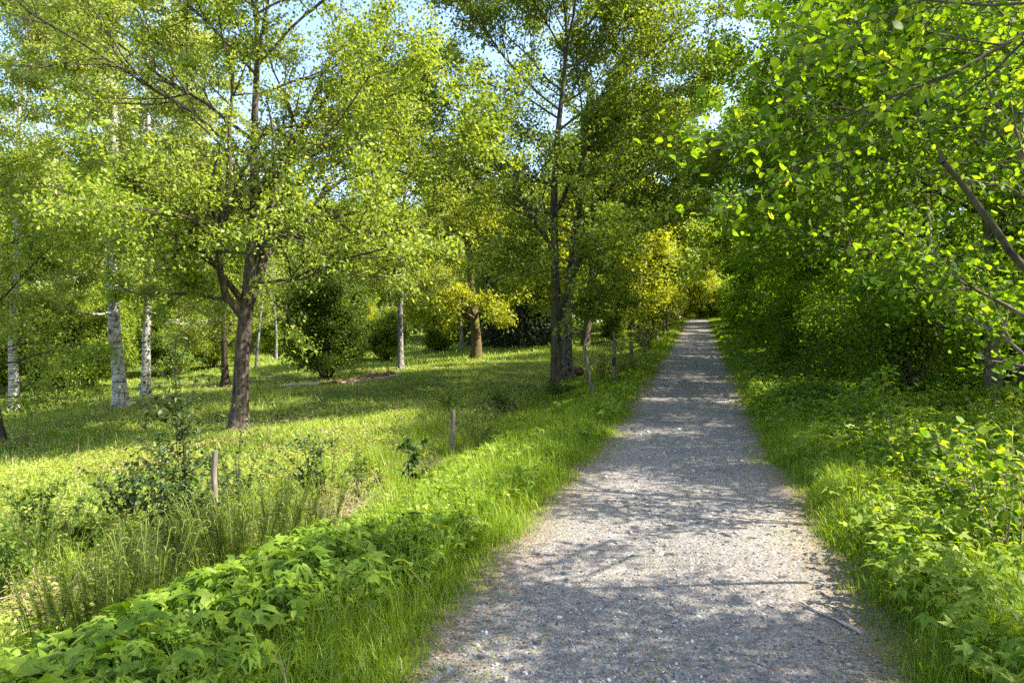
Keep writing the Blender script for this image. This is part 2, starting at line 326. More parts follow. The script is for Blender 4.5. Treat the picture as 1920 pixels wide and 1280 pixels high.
def make_tree(name, loc, seed, h, r, bark, leaf, h0=.25, crown=4.5, nl=16, elev=(10, 60), nb=8, nt=7, leaves=26, ls=.085,
              tp=T_QUAD, lean=(0, 0), droop=0., wob=.1, limbs=(), per_limb=False, top=.85, flat=.35, spread=.16, shape='round',
              twl=.42, trunk_pts=None, ltrop=.25, up=.55, forkfrac=None, barkcut=2, stems=1, spreadstem=.3):
    rng = np.random.default_rng(seed)
    root = empty(name, loc)
    g0 = 0
    n = 14
    TP = []; TR = []
    for sidx in range(stems):
        if trunk_pts is not None: p = resample(trunk_pts, n)
        else:
            hh = h * top * (1 if stems == 1 else rng.uniform(.6, 1)); az = rng.uniform(0, 6.28)
            dd = np.array([[lean[0], lean[1], 1.0]]) if stems == 1 else np.array([[math.cos(az) * spreadstem * rng.uniform(.3, 1.2), math.sin(az) * spreadstem * rng.uniform(.3, 1.2), 1.0]])
            p0 = np.array([[0, 0, -.25]]) if stems == 1 else np.array([[math.cos(az) * r * 1.5, math.sin(az) * r * 1.5, -.2]])
            p = polys(rng, p0, dd, np.array([hh]), n, .035, .1 if stems > 1 else .05)[0]
        s = np.linspace(0, 1, n + 1)
        rad = r * (1 - .86 * s ** .9)
        if stems == 1: rad = rad * 1.0
        TP.append(p); TR.append(rad * (1 if stems == 1 else rng.uniform(.7, 1.1)))
    TP = np.array(TP); TR = np.array(TR)
    # limbs
    nL = nl * stems; m = 8
    kk = np.repeat(np.arange(stems), nl); hs = np.tile((np.arange(nl) + .5) / nl, stems); hs = np.clip(h0 + (1 - h0) * hs ** .9 + rng.normal(0, .015, nL), h0 * .9, .99)
    p, d = along(TP[kk], hs)
    az = np.arange(nL) * 2.39996 + rng.uniform(0, 6.28) + rng.normal(0, .3, nL)
    q = (hs - h0) / (1 - h0)
    el = R(1) * (elev[0] + (elev[1] - elev[0]) * q + rng.normal(0, 7, nL))
    D = np.stack([np.cos(az) * np.cos(el), np.sin(az) * np.cos(el), np.sin(el)], 1)
    if shape == 'round': pr = np.sqrt(np.clip(1 - (q * 1.02 - .32) ** 2 / .52, .12, 1))
    elif shape == 'vase': pr = np.where(q < .7, .50 + .80 * q, 1.06 - 2.2 * (q - .7))
    elif shape == 'cone': pr = 1 - .9 * q
    else: pr = np.clip(1.0 - .55 * q, .2, 1)
    L = crown * pr * rng.uniform(.8, 1.15, nL)
    LP = polys(rng, p, D, L, m, wob, ltrop)
    tr = TR[kk, (hs * n).astype(int)]
    LR = np.minimum(tr * .62, r * .19 * (L / crown) ** .7 + .007)[:, None] * np.linspace(1, .22, m + 1)[None]
    # explicit limbs seen in the photograph
    for pts, r0, r1 in limbs:
        pp = resample(pts, m); pp[1:-1] += rng.normal(0, .025, (m - 1, 3))
        LP = np.concatenate([LP, pp[None]]); LR = np.concatenate([LR, np.linspace(r0, r1, m + 1)[None]])
    gid = np.arange(len(LP))
    Ln = np.linalg.norm(LP[:, -1] - LP[:, 0], axis=1)
    cb = np.maximum(3, np.round(nb * (Ln / max(crown, .1)) ** .8)).astype(int)
    BP, BR, bg_ = children(rng, LP, LR, gid, cb, .18, 1.0, (.45, 1.05), .48, 5, wob * 1.2, -droop * .5 + .12, .55, flat)
    ct = np.full(len(BP), nt)
    WP, WR, wg = children(rng, BP, BR, bg_, ct, .1, 1.0, (.4, 1.2), twl, 3, wob * 1.4, -droop, .55, flat)
    # leaves on twigs and on branch ends
    def lv(P, cnt):
        k = np.repeat(np.arange(len(P)), cnt); s = rng.uniform(.05, 1.08, len(k)); p, d = along(P[k], np.clip(s, 0, 1)); 
        return p + rng.normal(0, spread, (len(k), 3)) * np.array([1, 1, .7]) * np.minimum(1, .5 + s)[:, None], d
    p1, d1 = lv(WP, leaves); p2, d2 = lv(BP, max(2, leaves // 3))
    P = np.concatenate([p1, p2]); D = np.concatenate([d1, d2])
    D = norm(D * .5 + rng.normal(0, .6, P.shape) + np.array([0, 0, -.25 - droop]))
    Nm = norm(rng.normal(0, .55, P.shape) + np.array([0, 0, up])); S = ls * rng.uniform(.55, 1.25, len(P))
    vv = np.clip(rng.normal(.45, .22, len(P)) + .12 * np.sin(P[:, 0] * 1.7 + seed) * np.sin(P[:, 2] * 1.3 + P[:, 1]), 0, 1)
    V, Fc = place(tp, P, D, Nm, S)
    MB().add(V, Fc, rep(vv, tp)).build('crown', leaf, root)
    tb = MB()
    if stems == 1:   # root flare with buttresses and a slightly uneven bole
        u = np.array([0, .12, .25, .4, .6, .8]); f0 = TP[0, 0][None] * (1 - u[:, None]) + TP[0, 1][None] * u[:, None]
        P_ = np.vstack([f0, TP[0, 1:]]); z_ = P_[:, 2]; R_ = np.r_[r * (1 - .05 * u), TR[0, 1:]] * (1 + .42 * np.exp(-np.maximum(z_, 0) / .3))
        V, Q = tubes(P_[None], R_[None], 16); V = V.reshape(len(P_), 16, 3); th = np.arange(16) / 16 * 2 * np.pi
        k_ = 1 + (.16 * np.cos(5 * th + seed) + .1 * np.cos(3 * th + 2 * seed))[None] * np.exp(-np.maximum(z_, 0) / .35)[:, None] + rng.normal(0, .025, (len(P_), 16))
        V = P_[:, None] + (V - P_[:, None]) * k_[..., None]; tb.add(V.reshape(-1, 3), Q)
    else: tb.add(*tubes(TP, TR, 12))
    if not per_limb:
        tb.add(*tubes(LP, LR, 7)); tb.add(*tubes(BP, BR, 4)); tb.add(*tubes(WP, WR, 3)); tb.build('trunk', bark, root)
    else:
        tb.build('trunk', bark, root)
        for g in range(len(LP)):
            b = MB(); b.add(*tubes(LP[g:g + 1], LR[g:g + 1], 7))
            i = bg_ == g; j = wg == g
            if i.any(): b.add(*tubes(BP[i], BR[i], 4))
            if j.any(): b.add(*tubes(WP[j], WR[j], 3))
            b.build('limb', bark, root)
    return root
def at(px, Y): x = (px - 960) / F * Y; return (x, Y, float(gz(x, Y)))
def rel(loc, pts):  # pixel/depth points of the seen limbs, relative to the tree base
    return [W(*q) - np.array(loc) for q in pts]

# main maple on the left
L0 = at(447, 16.0)
A = rel(L0, [(447, 812, 16), (452, 700, 16), (456, 640, 16), (462, 575, 16), (468, 520, 16), (474, 440, 16), (478, 370, 15.9), (476, 250, 15.8), (482, 120, 15.8), (480, -60, 15.8)])
lim = [(rel(L0, [(458, 600, 16), (425, 558, 15.6), (405, 470, 15.2), (428, 380, 15.1), (432, 250, 15), (438, 100, 14.8)]), .095, .02),
       (rel(L0, [(465, 575, 16), (488, 515, 16.2), (500, 470, 16.4), (498, 420, 16.6), (530, 320, 17), (562, 240, 17.3), (610, 120, 17.8)]), .13, .02),
       (rel(L0, [(430, 562, 15.7), (370, 550, 15.2), (300, 553, 14.8), (235, 545, 14.6)]), .06, .012),
       (rel(L0, [(476, 370, 16), (500, 335, 16.6), (540, 270, 17.2), (600, 215, 17.8), (700, 190, 18)]), .08, .012),
       (rel(L0, [(420, 460, 15.3), (350, 400, 14.8), (275, 350, 14.2), (230, 330, 14)]), .07, .015),
       (rel(L0, [(482, 430, 16), (560, 400, 16.6), (650, 330, 17), (740, 250, 17.4)]), .09, .015),
       (rel(L0, [(478, 480, 16), (560, 420, 15.3), (660, 400, 14.8), (745, 365, 14.5)]), .08, .015),
       (rel(L0, [(452, 560, 16), (400, 490, 15), (330, 440, 14.2), (240, 410, 13.6)]), .08, .015)]
tr = make_tree('maple_tree', L0, 11, 14, .205, M['bark'], M['lf_main'], h0=.30, crown=6.0, nl=20, elev=(4, 55), nb=18, nt=9, leaves=30, ls=.09, trunk_pts=A, limbs=lim, per_limb=True, wob=.12, spread=.12)
tag(tr, 'large spreading maple with rough brown trunk and wide bright green crown in the left meadow', 'tree')
# slim tree in the middle beside the leaning post
L1 = at(1043, 22.0)
A = rel(L1, [(1043, 735, 22), (1043, 640, 22), (1042, 560, 22), (1040, 470, 22), (1038, 370, 22), (1045, 250, 22), (1060, 130, 22), (1065, -80, 22)])
lim = [(rel(L1, [(1046, 590, 22), (1075, 520, 21.6), (1100, 455, 21.3), (1135, 380, 21), (1160, 320, 20.8), (1190, 220, 20.6)]), .12, .02),
       (rel(L1, [(1118, 410, 21.2), (1160, 400, 20.8), (1200, 385, 20.5), (1262, 335, 20)]), .05, .012),
       (rel(L1, [(1040, 480, 22), (1015, 430, 22.4), (985, 395, 22.8), (940, 320, 23.4), (890, 262, 24)]), .09, .015),
       (rel(L1, [(1048, 600, 22), (1080, 570, 21.4), (1120, 545, 21), (1160, 540, 20.6)]), .035, .01),
       (rel(L1, [(1040, 400, 22), (1070, 340, 21.8), (1100, 290, 21.4), (1120, 180, 21)]), .08, .015)]
tr = make_tree('maple_tree', L1, 23, 15.5, .19, M['bark_grey'], M['lf_mid'], h0=.32, crown=6.6, nl=24, elev=(2, 56), nb=18, nt=8, leaves=42, ls=.112, trunk_pts=A, limbs=lim, per_limb=True, wob=.11, spread=.13)
tag(tr, 'slim smooth grey-brown maple at the meadow edge, overlapping the corky trunk behind it', 'tree')
# corky trunk just behind
L2 = at(1063, 25.0)
tr = make_tree('maple_tree', L2, 31, 14, .24, M['bark_cork'], M['lf_mid'], h0=.38, crown=4.2, nl=14, elev=(5, 65), nb=11, nt=8, leaves=24, ls=.115, spread=.2, lean=(-.03, 0))
tag(tr, 'tree with deeply cracked corky grey bark right behind the slim smooth trunk', 'tree')
# oak with low golden boughs
L3 = at(893, 38.0)
lim = [(rel(L3, [(893, 600, 38), (870, 585, 37), (830, 575, 36), (795, 580, 35.3)]), .09, .02),
       (rel(L3, [(893, 590, 38), (915, 575, 37), (940, 590, 36)]), .08, .02),
       (rel(L3, [(890, 590, 38), (875, 560, 36.6), (860, 545, 35.6), (835, 540, 35)]), .08, .02),
       (rel(L3, [(891, 500, 38), (905, 465, 37.5), (912, 430, 37.2), (915, 380, 37)]), .18, .06),
       (rel(L3, [(889, 505, 38), (878, 460, 38.3), (874, 400, 38.6)]), .16, .05)]
tr = make_tree('oak_tree', L3, 41, 13.5, .31, M['bark_oak'], M['lf_oak'], h0=.30, crown=4.2, nl=14, elev=(0, 60), nb=12, nt=8, leaves=26, ls=.16, limbs=lim, per_limb=True, spread=.2)
tag(tr, 'straight-trunked oak with golden new leaves on its low boughs, standing alone mid-meadow', 'tree')
# birches
def birch(px, Y, seed, h, r, label, crown=3.2, h0=.22, leaves=16, lean=(0, 0), ls=.085, mat='birch'):
    t = make_tree('birch_tree', at(px, Y), seed, h, r, M[mat], M['lf_birch'], h0=h0 * .75, crown=crown, nl=26, elev=(5, 58), nb=11, nt=9, leaves=int(leaves*3.4), ls=ls*1.15, droop=.55, spread=.16, lean=lean, shape='tall', ltrop=.1, top=.95)
    return tag(t, label, 'tree')
birch(228, 22, 51, 19, .215, 'thickest white birch, its base flaring and leaning a little to the left', crown=4.6, lean=(-.05, 0))
birch(273, 26, 52, 20, .17, 'slender birch with dark-scarred bark next to the thick leaning white birch', crown=4.6)
birch(26, 24, 53, 19, .16, 'pale birch close to the left edge behind the dark thin tree', crown=4.8)
birch(751, 32, 54, 15, .15, 'tall thin grey birch between the round shrub and the golden oak', crown=2.6, h0=.3, leaves=11, mat='birch_grey')
t = make_tree('thin_tree', at(0, 16.5), 55, 9.5, .12, M['bark_dark'], M['lf_main'], h0=.16, crown=3.2, nl=13, elev=(5, 50), nb=10, nt=8, leaves=22, ls=.085,
              limbs=[(rel(at(0, 16.5), [(2, 690, 16.5), (60, 665, 16), (110, 658, 15.8), (165, 640, 15.5)]), .03, .008), (rel(at(0, 16.5), [(2, 745, 16.5), (60, 742, 16.2), (110, 728, 16), (150, 718, 15.8)]), .02, .006)])
tag(t, 'thin dark-barked tree cut by the left edge of the picture', 'tree')

# mid-distance trees of one broadleaf kind, all copies of a few grown ones
def broad(seed, h, r, leaf, **k):
    d = dict(h0=.22, crown=5.2, nl=17, elev=(0, 62), nb=11, nt=8, leaves=38, ls=.21, spread=.36); d.update(k)
    return make_tree(k.pop('name', 'broadleaf_tree'), (0, 0, 0), seed, h, r, M['bark_grey'], leaf, **{a: b for a, b in d.items() if a != 'name'})
used = set()
def put(proto, loc, rz, sc, label, group=None, cat='tree'):
    o = proto if proto.name not in used else copy_tree(proto)
    used.add(proto.name)
    o.location = loc; o.rotation_euler = (0, 0, rz); o.scale = (sc, sc, sc * 1.0)
    tag(o, label, cat)
    if group: o['group'] = group
    elif 'group' in o: del o['group']
    return o
PB1 = broad(61, 15, .26, M['lf_main']); PB2 = broad(62, 16, .26, M['lf_mid'])
PO = broad(63, 13, .28, M['lf_oak'], name='oak_tree', h0=.26); PBi = None
g = 'trees closing the far side of the meadow'
rb = np.random.default_rng(77)
far = [(-40, 44), (60, 52), (150, 46), (235, 58), (330, 50), (400, 64), (470, 56), (545, 70), (610, 60), (670, 78), (735, 66), (800, 82), (860, 70), (925, 88), (985, 66), (1060, 84), (-110, 58), (520, 95), (720, 100), (900, 105), (180, 75), (350, 85)]
for i, (px, Y) in enumerate(far):
    put((PB1, PB2)[i % 2], at(px, Y), rb.uniform(0, 6.28), rb.uniform(.85, 1.15), 'green broadleaf tree in the thick tree line beyond the meadow', g)
oak_spots = [(1096, 45, 1.05, 'oak with a thick pale trunk behind the corky tree, beyond the leaning post'),
             (1140, 56, 1.1, 'golden-leaved oak just beyond the middle fence posts'),
             (1185, 66, 1.15, 'golden-leaved oak whose grey trunk shows over the far fence posts'),
             (1205, 84, 1.3, 'golden tree reaching towards the top end of the path'),
             (1262, 118, 1.5, 'yellow-green tree straight beyond the crest of the path'),
             (1345, 130, 1.5, 'tall golden tree seen past the crest on the right side of the path')]
for i, (px, Y, s, lb) in enumerate(oak_spots): put(PO, at(px, Y), i * 1.3 + .4, s, lb)
put(PB1, at(1212, 60), .5, 1.5, 'tallest green tree behind the golden oaks left of the path'); put(PB2, at(1402, 72), 1.5, 1.5, 'tall green tree rising behind the far end of the right row')
put(PB2, at(1010, 58), 2.2, .9, 'dark green broadleaf tree behind the spruces')
put(PB1, at(1270, 150), 1.2, .9, 'pale tree far beyond the crest of the path')
put(PB2, at(1350, 140), 3.2, 1., 'green tree far beyond the crest at the right of the path')

# spruces
def make_spruce(loc, seed, h):
    rng = np.random.default_rng(seed); root = empty('spruce_tree', loc)
    n = 120; hs = np.linspace(.03, .98, n); az = np.arange(n) * 2.4; L = (1 - hs) * 3.0 * rng.uniform(.8, 1.1, n) + .3
    P0 = np.stack([0 * hs, 0 * hs, hs * h], 1); D = np.stack([np.cos(az), np.sin(az), -.15 + hs * .5], 1)
    LP = polys(rng, P0, D, L, 5, .06, -.1); LR = (.035 * L / 3)[:, None] * np.linspace(1, .2, 6)[None]
    BP, BR, _ = children(rng, LP, LR, np.arange(n), np.full(n, 12), .15, 1, (.5, 1.0), .35, 3, .1, -1.1, .5, .5)
    k = np.repeat(np.arange(len(BP)), 34); s = rng.uniform(0, 1, len(k)); p, d = along(BP[k], s)
    D = norm(d + rng.normal(0, .5, p.shape) + np.array([0, 0, -.5])); S = rng.uniform(.08, .2, len(p))
    V, Fc = place(T_QUAD, p, D, rng.normal(0, 1, p.shape), S); 
    V2 = V
    MB().add(V2, Fc, rep(rng.uniform(0, 1, len(p)), T_QUAD)).build('crown', M['needle'], root)
    tp_ = np.stack([np.zeros(6), np.zeros(6), np.linspace(-.2, h, 6)], 1)[None]
    MB().add(*tubes(tp_, np.linspace(.2, .02, 6)[None], 10)).add(*tubes(LP, LR, 5)).add(*tubes(BP, BR, 3)).build('trunk', M['bark_dark'], root)
    return root
sp = make_spruce(at(975, 47), 5, 13)
tag(sp, 'dark drooping spruce left of the slim smooth trunk, its branches sweeping the grass', 'tree')
s2 = copy_tree(sp); s2.location = at(925, 52); s2.rotation_euler = (0, 0, 2); s2.scale = (.85,) * 3; s2['label'] = 'smaller dark spruce just right of the golden oak'
s3 = copy_tree(sp); s3.location = at(1018, 50); s3.rotation_euler = (0, 0, 4); s3.scale = (.9,) * 3; s3['label'] = 'spruce half hidden behind the slim smooth trunk'

# ------------------------------------------------------------------ the far wood closing every gap
def wood():
    rng = np.random.default_rng(4); n = 150000; mb = MB()
    az = rng.uniform(-50, 50, n); ctr = np.cumsum(np.ones(1))
    Y = rng.uniform(82, 118, n); x = np.tan(R(1) * az) * Y; x = np.where(np.abs(x - xc(Y)) < 3.2, x + 9 * np.sign(x - xc(Y) + .01), x)
    top = 8.5 + 2.5 * np.sin(x * .21) + 1.6 * np.sin(x * .53 + Y * .2); z = gz(x, Y) + np.abs(top) * rng.uniform(0, 1, n) ** .8
    k = (np.sin(x * 1.1 + z * .9) + np.sin(Y * .9 + z * 1.3 + x * .4) + rng.normal(0, .6, n)) > -.5; P = np.stack([x, Y, z], 1)[k]; q = len(P)
    V, Fc = place(T_QUAD, P, rng.normal(0, 1, (q, 3)), rng.normal(0, .7, (q, 3)) + [0, 0, .7], rng.uniform(.3, .7, q)); mb.add(V, Fc, rep(np.clip(rng.normal(.5, .25, q), 0, 1), T_QUAD))
    return tag(mb.build('distant_wood', M['lf_main']), 'far green wood closing the view behind the trees', 'wood', kind='stuff')
wood()
# ------------------------------------------------------------------ shrubs in the meadow
def make_shrub(name, loc, seed, h, wd, leaf, bark=M['bark_dark'], stems=9, ls=.11, leaves=22, nb=8, nt=6):
    return make_tree(name, loc, seed, h, .055, bark, leaf, h0=.12, crown=wd, nl=6, elev=(15, 70), nb=nb, nt=nt, leaves=leaves, ls=ls, stems=stems, spreadstem=.42, spread=.18, top=.95, wob=.12)
s = make_shrub('round_shrub', at(612, 30), 71, 6.2, 1.5, M['lf_shrub'], stems=14, leaves=13); tag(s, 'large round dark shrub of many stems behind the fallen logs', 'shrub')
s = make_shrub('upright_shrub', at(722, 42), 72, 3.6, .85, M['lf_mid'], stems=9, leaves=12); tag(s, 'narrow upright shrub just left of the thin grey birch', 'shrub')
s4 = copy_tree(s); s4.location = at(824, 47); s4.rotation_euler = (0, 0, 2); s4['label'] = 'dark upright shrub just left of the golden oak'
s = make_shrub('yellow_shrub', at(672, 44), 73, 4.2, 1.3, M['lf_oak'], stems=9); tag(s, 'bright yellow-green shrub between the round and the upright shrub', 'shrub')
hz0 = make_shrub('hazel_shrub', at(110, 33), 74, 5.2, 1.6, M['lf_main'], bark=M['bark_hazel'], stems=12, ls=.11)
tag(hz0, 'sunlit yellow-green hazel between the leftmost two birches', 'shrub')
for px, Y, sc, lb in [(165, 31, .95, 'sunlit yellow-green hazel left of the thick leaning birch'), (60, 36, 1.1, 'tall green hazel right behind the leftmost birch'),
                      (318, 38, .9, 'yellow-green hazel behind the tall dark-leaved sapling'), (400, 42, .95, 'pale green hazel left of the large maple trunk'),
                      (225, 40, 1.2, 'tall hazel behind the two neighbouring birches'), (520, 48, .85, 'low green hazel right of the large maple trunk'),
                      (-30, 30, 1., 'hazel at the left edge beyond the thin dark tree'), (855, 60, .8, 'far yellow-green bush in the gap left of the golden oak'),
                      (1150, 48, .55, 'small bush at the fence line behind the forked post'), (1215, 58, .5, 'low bush beside the far fence posts')]:
    c = copy_tree(hz0); c.location = at(px, Y); c.rotation_euler = (0, 0, px * .1); c.scale = (sc,) * 3; c['label'] = lb
ys = make_shrub('yellow_shrub', at(1296, 98), 75, 5.4, 1.6, M['lf_oak'], stems=11, ls=.2, leaves=14); ys['label'] = 'yellow-green bush closing the view left of where the path ends'; tag(ys, None, 'shrub')
for px, Y, sc, lb in [(1316, 104, 1.3, 'yellow-green bush straight at the end of the path'), (1338, 97, 1.0, 'yellow-green bush closing the view right of where the path ends')]:
    c = copy_tree(ys); c.location = at(px, Y); c.rotation_euler = (0, 0, px * .1); c.scale = (sc,) * 3; c['label'] = lb
# small far trunks
def small_birch(px, Y, h, r, lb, seed, lean=(0, 0)):
    t = make_tree('birch_tree', at(px, Y), seed, h, r, M['birch_grey'], M['lf_birch'], h0=.3, crown=2, nl=10, elev=(20, 60), nb=5, nt=5, leaves=8, ls=.13, droop=.5, shape='tall', lean=lean); tag(t, lb, 'tree')
small_birch(480, 40, 9, .09, 'thin birch stem just right of the large maple trunk', 81)
small_birch(517, 46, 8, .1, 'far thin birch between the large maple and the round shrub', 82, (0, 0))
small_birch(866, 50, 11, .13, 'thin dark birch just left of the golden oak trunk', 83)
t = make_tree('young_tree', at(645, 38), 84, 7, .16, M['bark_dark'], M['lf_mid'], h0=.3, crown=2, nl=10, nb=5, nt=5, leaves=8, ls=.14); tag(t, 'short dark trunk immediately right of the round shrub', 'tree')
t = make_tree('young_tree', at(424, 29), 85, 6, .17, M['bark_dark'], M['lf_mid'], h0=.3, crown=1.8, nl=10, nb=5, nt=5, leaves=8, ls=.12); tag(t, 'dark trunk showing just left of the large maple trunk', 'tree')

# ------------------------------------------------------------------ right side: lindens and hazels overhanging the path
def rt(y, t): x = xc(y) + t; return (x, y, float(gz(x, y)))
def rproto(name, seed, h, **k):
    d = dict(h0=.05, crown=3.5, nl=22, elev=(-8, 62), nb=12, nt=8, leaves=27, ls=.07, tp=T_ROUND, spread=.15, flat=.55, stems=1, ltrop=.05, up=.9, droop=.15); d.update(k)
    return make_tree(name, (0, 0, 0), seed, h, .15, M['bark_hazel'], M['lf_hazel'], **d)
H1 = rproto('linden_tree', 91, 8.6, h0=.13, elev=(0, 60)); H2 = rproto('linden_tree', 92, 9.2, crown=4.2, h0=.12, elev=(4, 58), shape='vase')
H3 = rproto('linden_tree', 93, 8.8, tp=T_QUAD, leaves=17, ls=.14, crown=4.4, shape='vase', elev=(0, 58))
gR = 'lindens overhanging the right side of the path'
near = [(25.5, 7.2, H2, 1.6, 'tall linden stepped back between the fourth tree and the far part of the right row'),
        (9.2, 6.3, H1, .98, 'nearest leafy linden of the right row, filling the right half beside the brown shoots'),
        (12.6, 5.7, H2, 1.0, 'second linden of the right row, over the rounded green mound'),
        (16.8, 6.0, H2, 1.42, 'third linden of the right row along the path'),
        (22, 6.5, H2, 1.62, 'fourth linden of the right row along the path')]
for i, (y, t, p, sc, lb) in enumerate(near): put(p, rt(y, t), i * 2.1, sc, lb)
for i, (y, t) in enumerate([(28, 7.0), (34, 7), (41, 7.2), (49, 7.4), (58, 7.6), (67, 7.8), (79, 9.5)]):
    put(H3, rt(y, t), i * 1.7 + .5, 1.6 - .06 * i, 'linden in the far part of the green row right of the path', gR)
for i, (y, t, p) in enumerate([(13, 11, H2), (21, 11, H3), (30, 11, H3), (41, 11, H3), (55, 11, H3)]):
    put(p, rt(y, t), i * 2.9, .8, 'linden behind the front row on the right side of the path', 'second row of lindens on the right')
put(H2, rt(2.0, 5.6), 1.0, .85, 'linden beside the viewer whose shade dapples the near path')
hb = make_shrub('hazel_bush', (0, 0, 0), 97, 2.7, 1.15, M['lf_hazel'], bark=M['bark_hazel'], stems=8, ls=.085, leaves=11, nb=6, nt=5)
for i, (y, t, sc) in enumerate([(14.2, 4.9, 1.1), (17.5, 4.3, 1.0), (20, 4.5, 1.15), (23.5, 4.2, 1.1), (27, 4.1, 1.1), (31, 4.1, 1.2), (35.5, 4., 1.2), (40, 4.1, 1.3), (46, 4.1, 1.4), (53, 4.2, 1.5), (61, 4.4, 1.6), (70, 4.6, 1.7), (19, 8, 1.5), (25, 8, 1.6), (33, 8.5, 1.8), (13.5, 9.5, 1.2), (44, 8, 2)]):
    o = hb if i == 0 else copy_tree(hb); o.location = rt(y, t); o.rotation_euler = (0, 0, i * 2.3); o.scale = (sc,) * 3
    tag(o, 'low leafy hazel bush filling the foot of the linden row', 'bush', 'hazel bushes at the foot of the lindens')
# near tree out of the right edge, whose long branches cross the picture
LN = rt(6.2, 4.35)
def relw(pts): return rel(LN, pts)
lim = [(relw([(2140, 0, 5.3), (2000, 45, 4.6), (1900, 82, 4.4), (1760, 145, 4.5), (1650, 205, 4.6), (1520, 248, 4.8), (1400, 275, 5)]), .024, .004),
       (relw([(2260, -40, 4.9), (2060, -10, 4.0), (1920, 2, 4.0), (1800, 10, 4.0), (1700, 18, 4.2), (1590, 45, 4.4)]), .020, .004),
       (relw([(1990, 650, 6.2), (1920, 600, 6.1), (1850, 550, 6.2), (1780, 500, 6.4), (1700, 440, 6.8)]), .024, .006),
       (relw([(2000, 720, 6.2), (1920, 662, 6.3), (1850, 615, 6.6), (1760, 560, 6.9)]), .022, .006),
       (relw([(2040, 500, 6.0), (1950, 350, 6.1), (1880, 220, 6.2), (1850, 110, 6.4)]), .03, .006)]
t = make_tree('linden_tree', LN, 95, 7.5, .13, M['bark_hazel'], M['lf_hazel'], h0=.5, crown=1.9, nl=6, elev=(15, 65), nb=10, nt=6, leaves=8, ls=.064, tp=T_ROUND, limbs=lim, per_limb=True, spread=.13, flat=.5, up=.9, wob=.09)
tag(t, 'nearest linden at the right edge, its long thin branches reaching across the upper right', 'tree')
sn = MB(); P = resample([W(2010, 600, 4.6), W(1925, 508, 4.5), W(1850, 412, 4.4), W(1800, 342, 4.35), W(1770, 306, 4.3)], 10)
b0 = P[0].copy(); P = P - b0
P += np.random.default_rng(3).normal(0, .008, P.shape)
sn.add(*tubes(P[None], np.linspace(.028, .018, 11)[None], 10))
K = resample([P[-1], P[-1] + np.array([-.02, .0, .05]), P[-1] + np.array([-.03, 0, .09])], 3); sn.add(*tubes(K[None], np.array([[.0175, .013, .008, .001]]), 8))
o = sn.build('broken_pole', M['bark_grey'], loc=b0); tag(o, 'bare snapped grey bough slanting up from the right edge among the leaves', 'branch')
# old trunk in the shade on the far right
t = make_tree('old_tree', (9.3, 12.6, float(gz(9.3, 12.6))), 96, 9, .24, M['bark_dark'], M['lf_hazel'], h0=.3, crown=3.2, nl=12, nb=7, nt=6, leaves=9, ls=.10, tp=T_QUAD, limbs=[], lean=(.05, 0))
tag(t, 'dark leaning trunk in deep shade at the far right edge', 'tree')
# leafless understory stems
# ------------------------------------------------------------------ fence posts
def post(px, ytop, ybase, Y, lean=0.0, r=.045, lb='', split=False, fitting=False):
    x = (px - 960) / F * Y; z0 = float(gz(x, Y)) - .15; zt = EYE + (640 - ytop) / F * Y; h = zt - z0
    root = empty('fence_post', (x, Y, z0)); rng = np.random.default_rng(int(px))
    n = 8; s = np.linspace(0, 1, n); P = np.stack([lean * s * h + rng.normal(0, .006, n), rng.normal(0, .006, n), s * h], 1)
    b = MB(); V, Q = tubes(P[None], (r * np.linspace(1.05, .92, n) * (1 + rng.normal(0, .03, n)))[None], 9)
    b.add(V, Q); top = P[-1] + np.array([0, 0, .004]); k = 9
    ring = V[-k:]; b.add(np.vstack([ring, top]), [[i, (i + 1) % k, k] for i in range(k)])
    if split:
        P2 = P + np.array([r * 1.7, .01, 0]); V, Q = tubes(P2[None, :7], np.full((1, 7), r * .55), 7); b.add(V, Q); b.add(np.vstack([V[-7:], V[-7:].mean(0)]), [[i, (i + 1) % 7, 7] for i in range(7)])
    b.build('shaft', M['post'], root)
    if fitting:
        c = MB(); c.add(*tubes((P[3:5] * 1.0)[None] , np.full((1, 2), r * 1.35), 10)); c.add(*tubes(np.array([[P[1], P[1] + [0, 0, .12]]]), np.full((1, 2), r * 1.3), 10)); c.build('strap', M['wire'], root)
    tag(root, lb, 'fence post', 'weathered posts of the old fence'); return root
post(402, 845, 940, 6.3, r=.028, lb='thin post half sunk in the tall ferns, nearest the camera')
post(847, 768, 870, 12.4, .02, r=.048, lb='upright grey-brown post standing alone on the grass slope', fitting=False)
post(1114, 648, 740, 18, -.16, r=.05, lb='post leaning left, just right of the corky trunk')
post(1150, 622, 712, 20.5, .01, r=.035, lb='tall post with a black strap round its middle', split=True, fitting=True)
post(1183, 640, 685, 28, .02, r=.085, lb='stout short post right of the tall strapped post')
post(1207, 622, 658, 34, .0, r=.06, lb='thin dark upright post after the stout short one')
post(1220, 612, 650, 36, -.22, r=.055, lb='post tilting left beyond the thin dark upright one')
post(1230, 618, 642, 44, .02, r=.08, lb='upright half of the crossed pair of far posts')
post(1236, 616, 638, 44.5, -.28, r=.07, lb='tilting half of the crossed pair of far posts')
post(1244, 600, 628, 52, .0, r=.085, lb='slim pale post between the crossed pair and the last posts')
post(1251, 588, 622, 56, .0, r=.09, lb='thick dark post near the top of the slope')
post(1259, 585, 606, 68, .0, r=.08, lb='farthest post, beside the bush at the top of the verge')

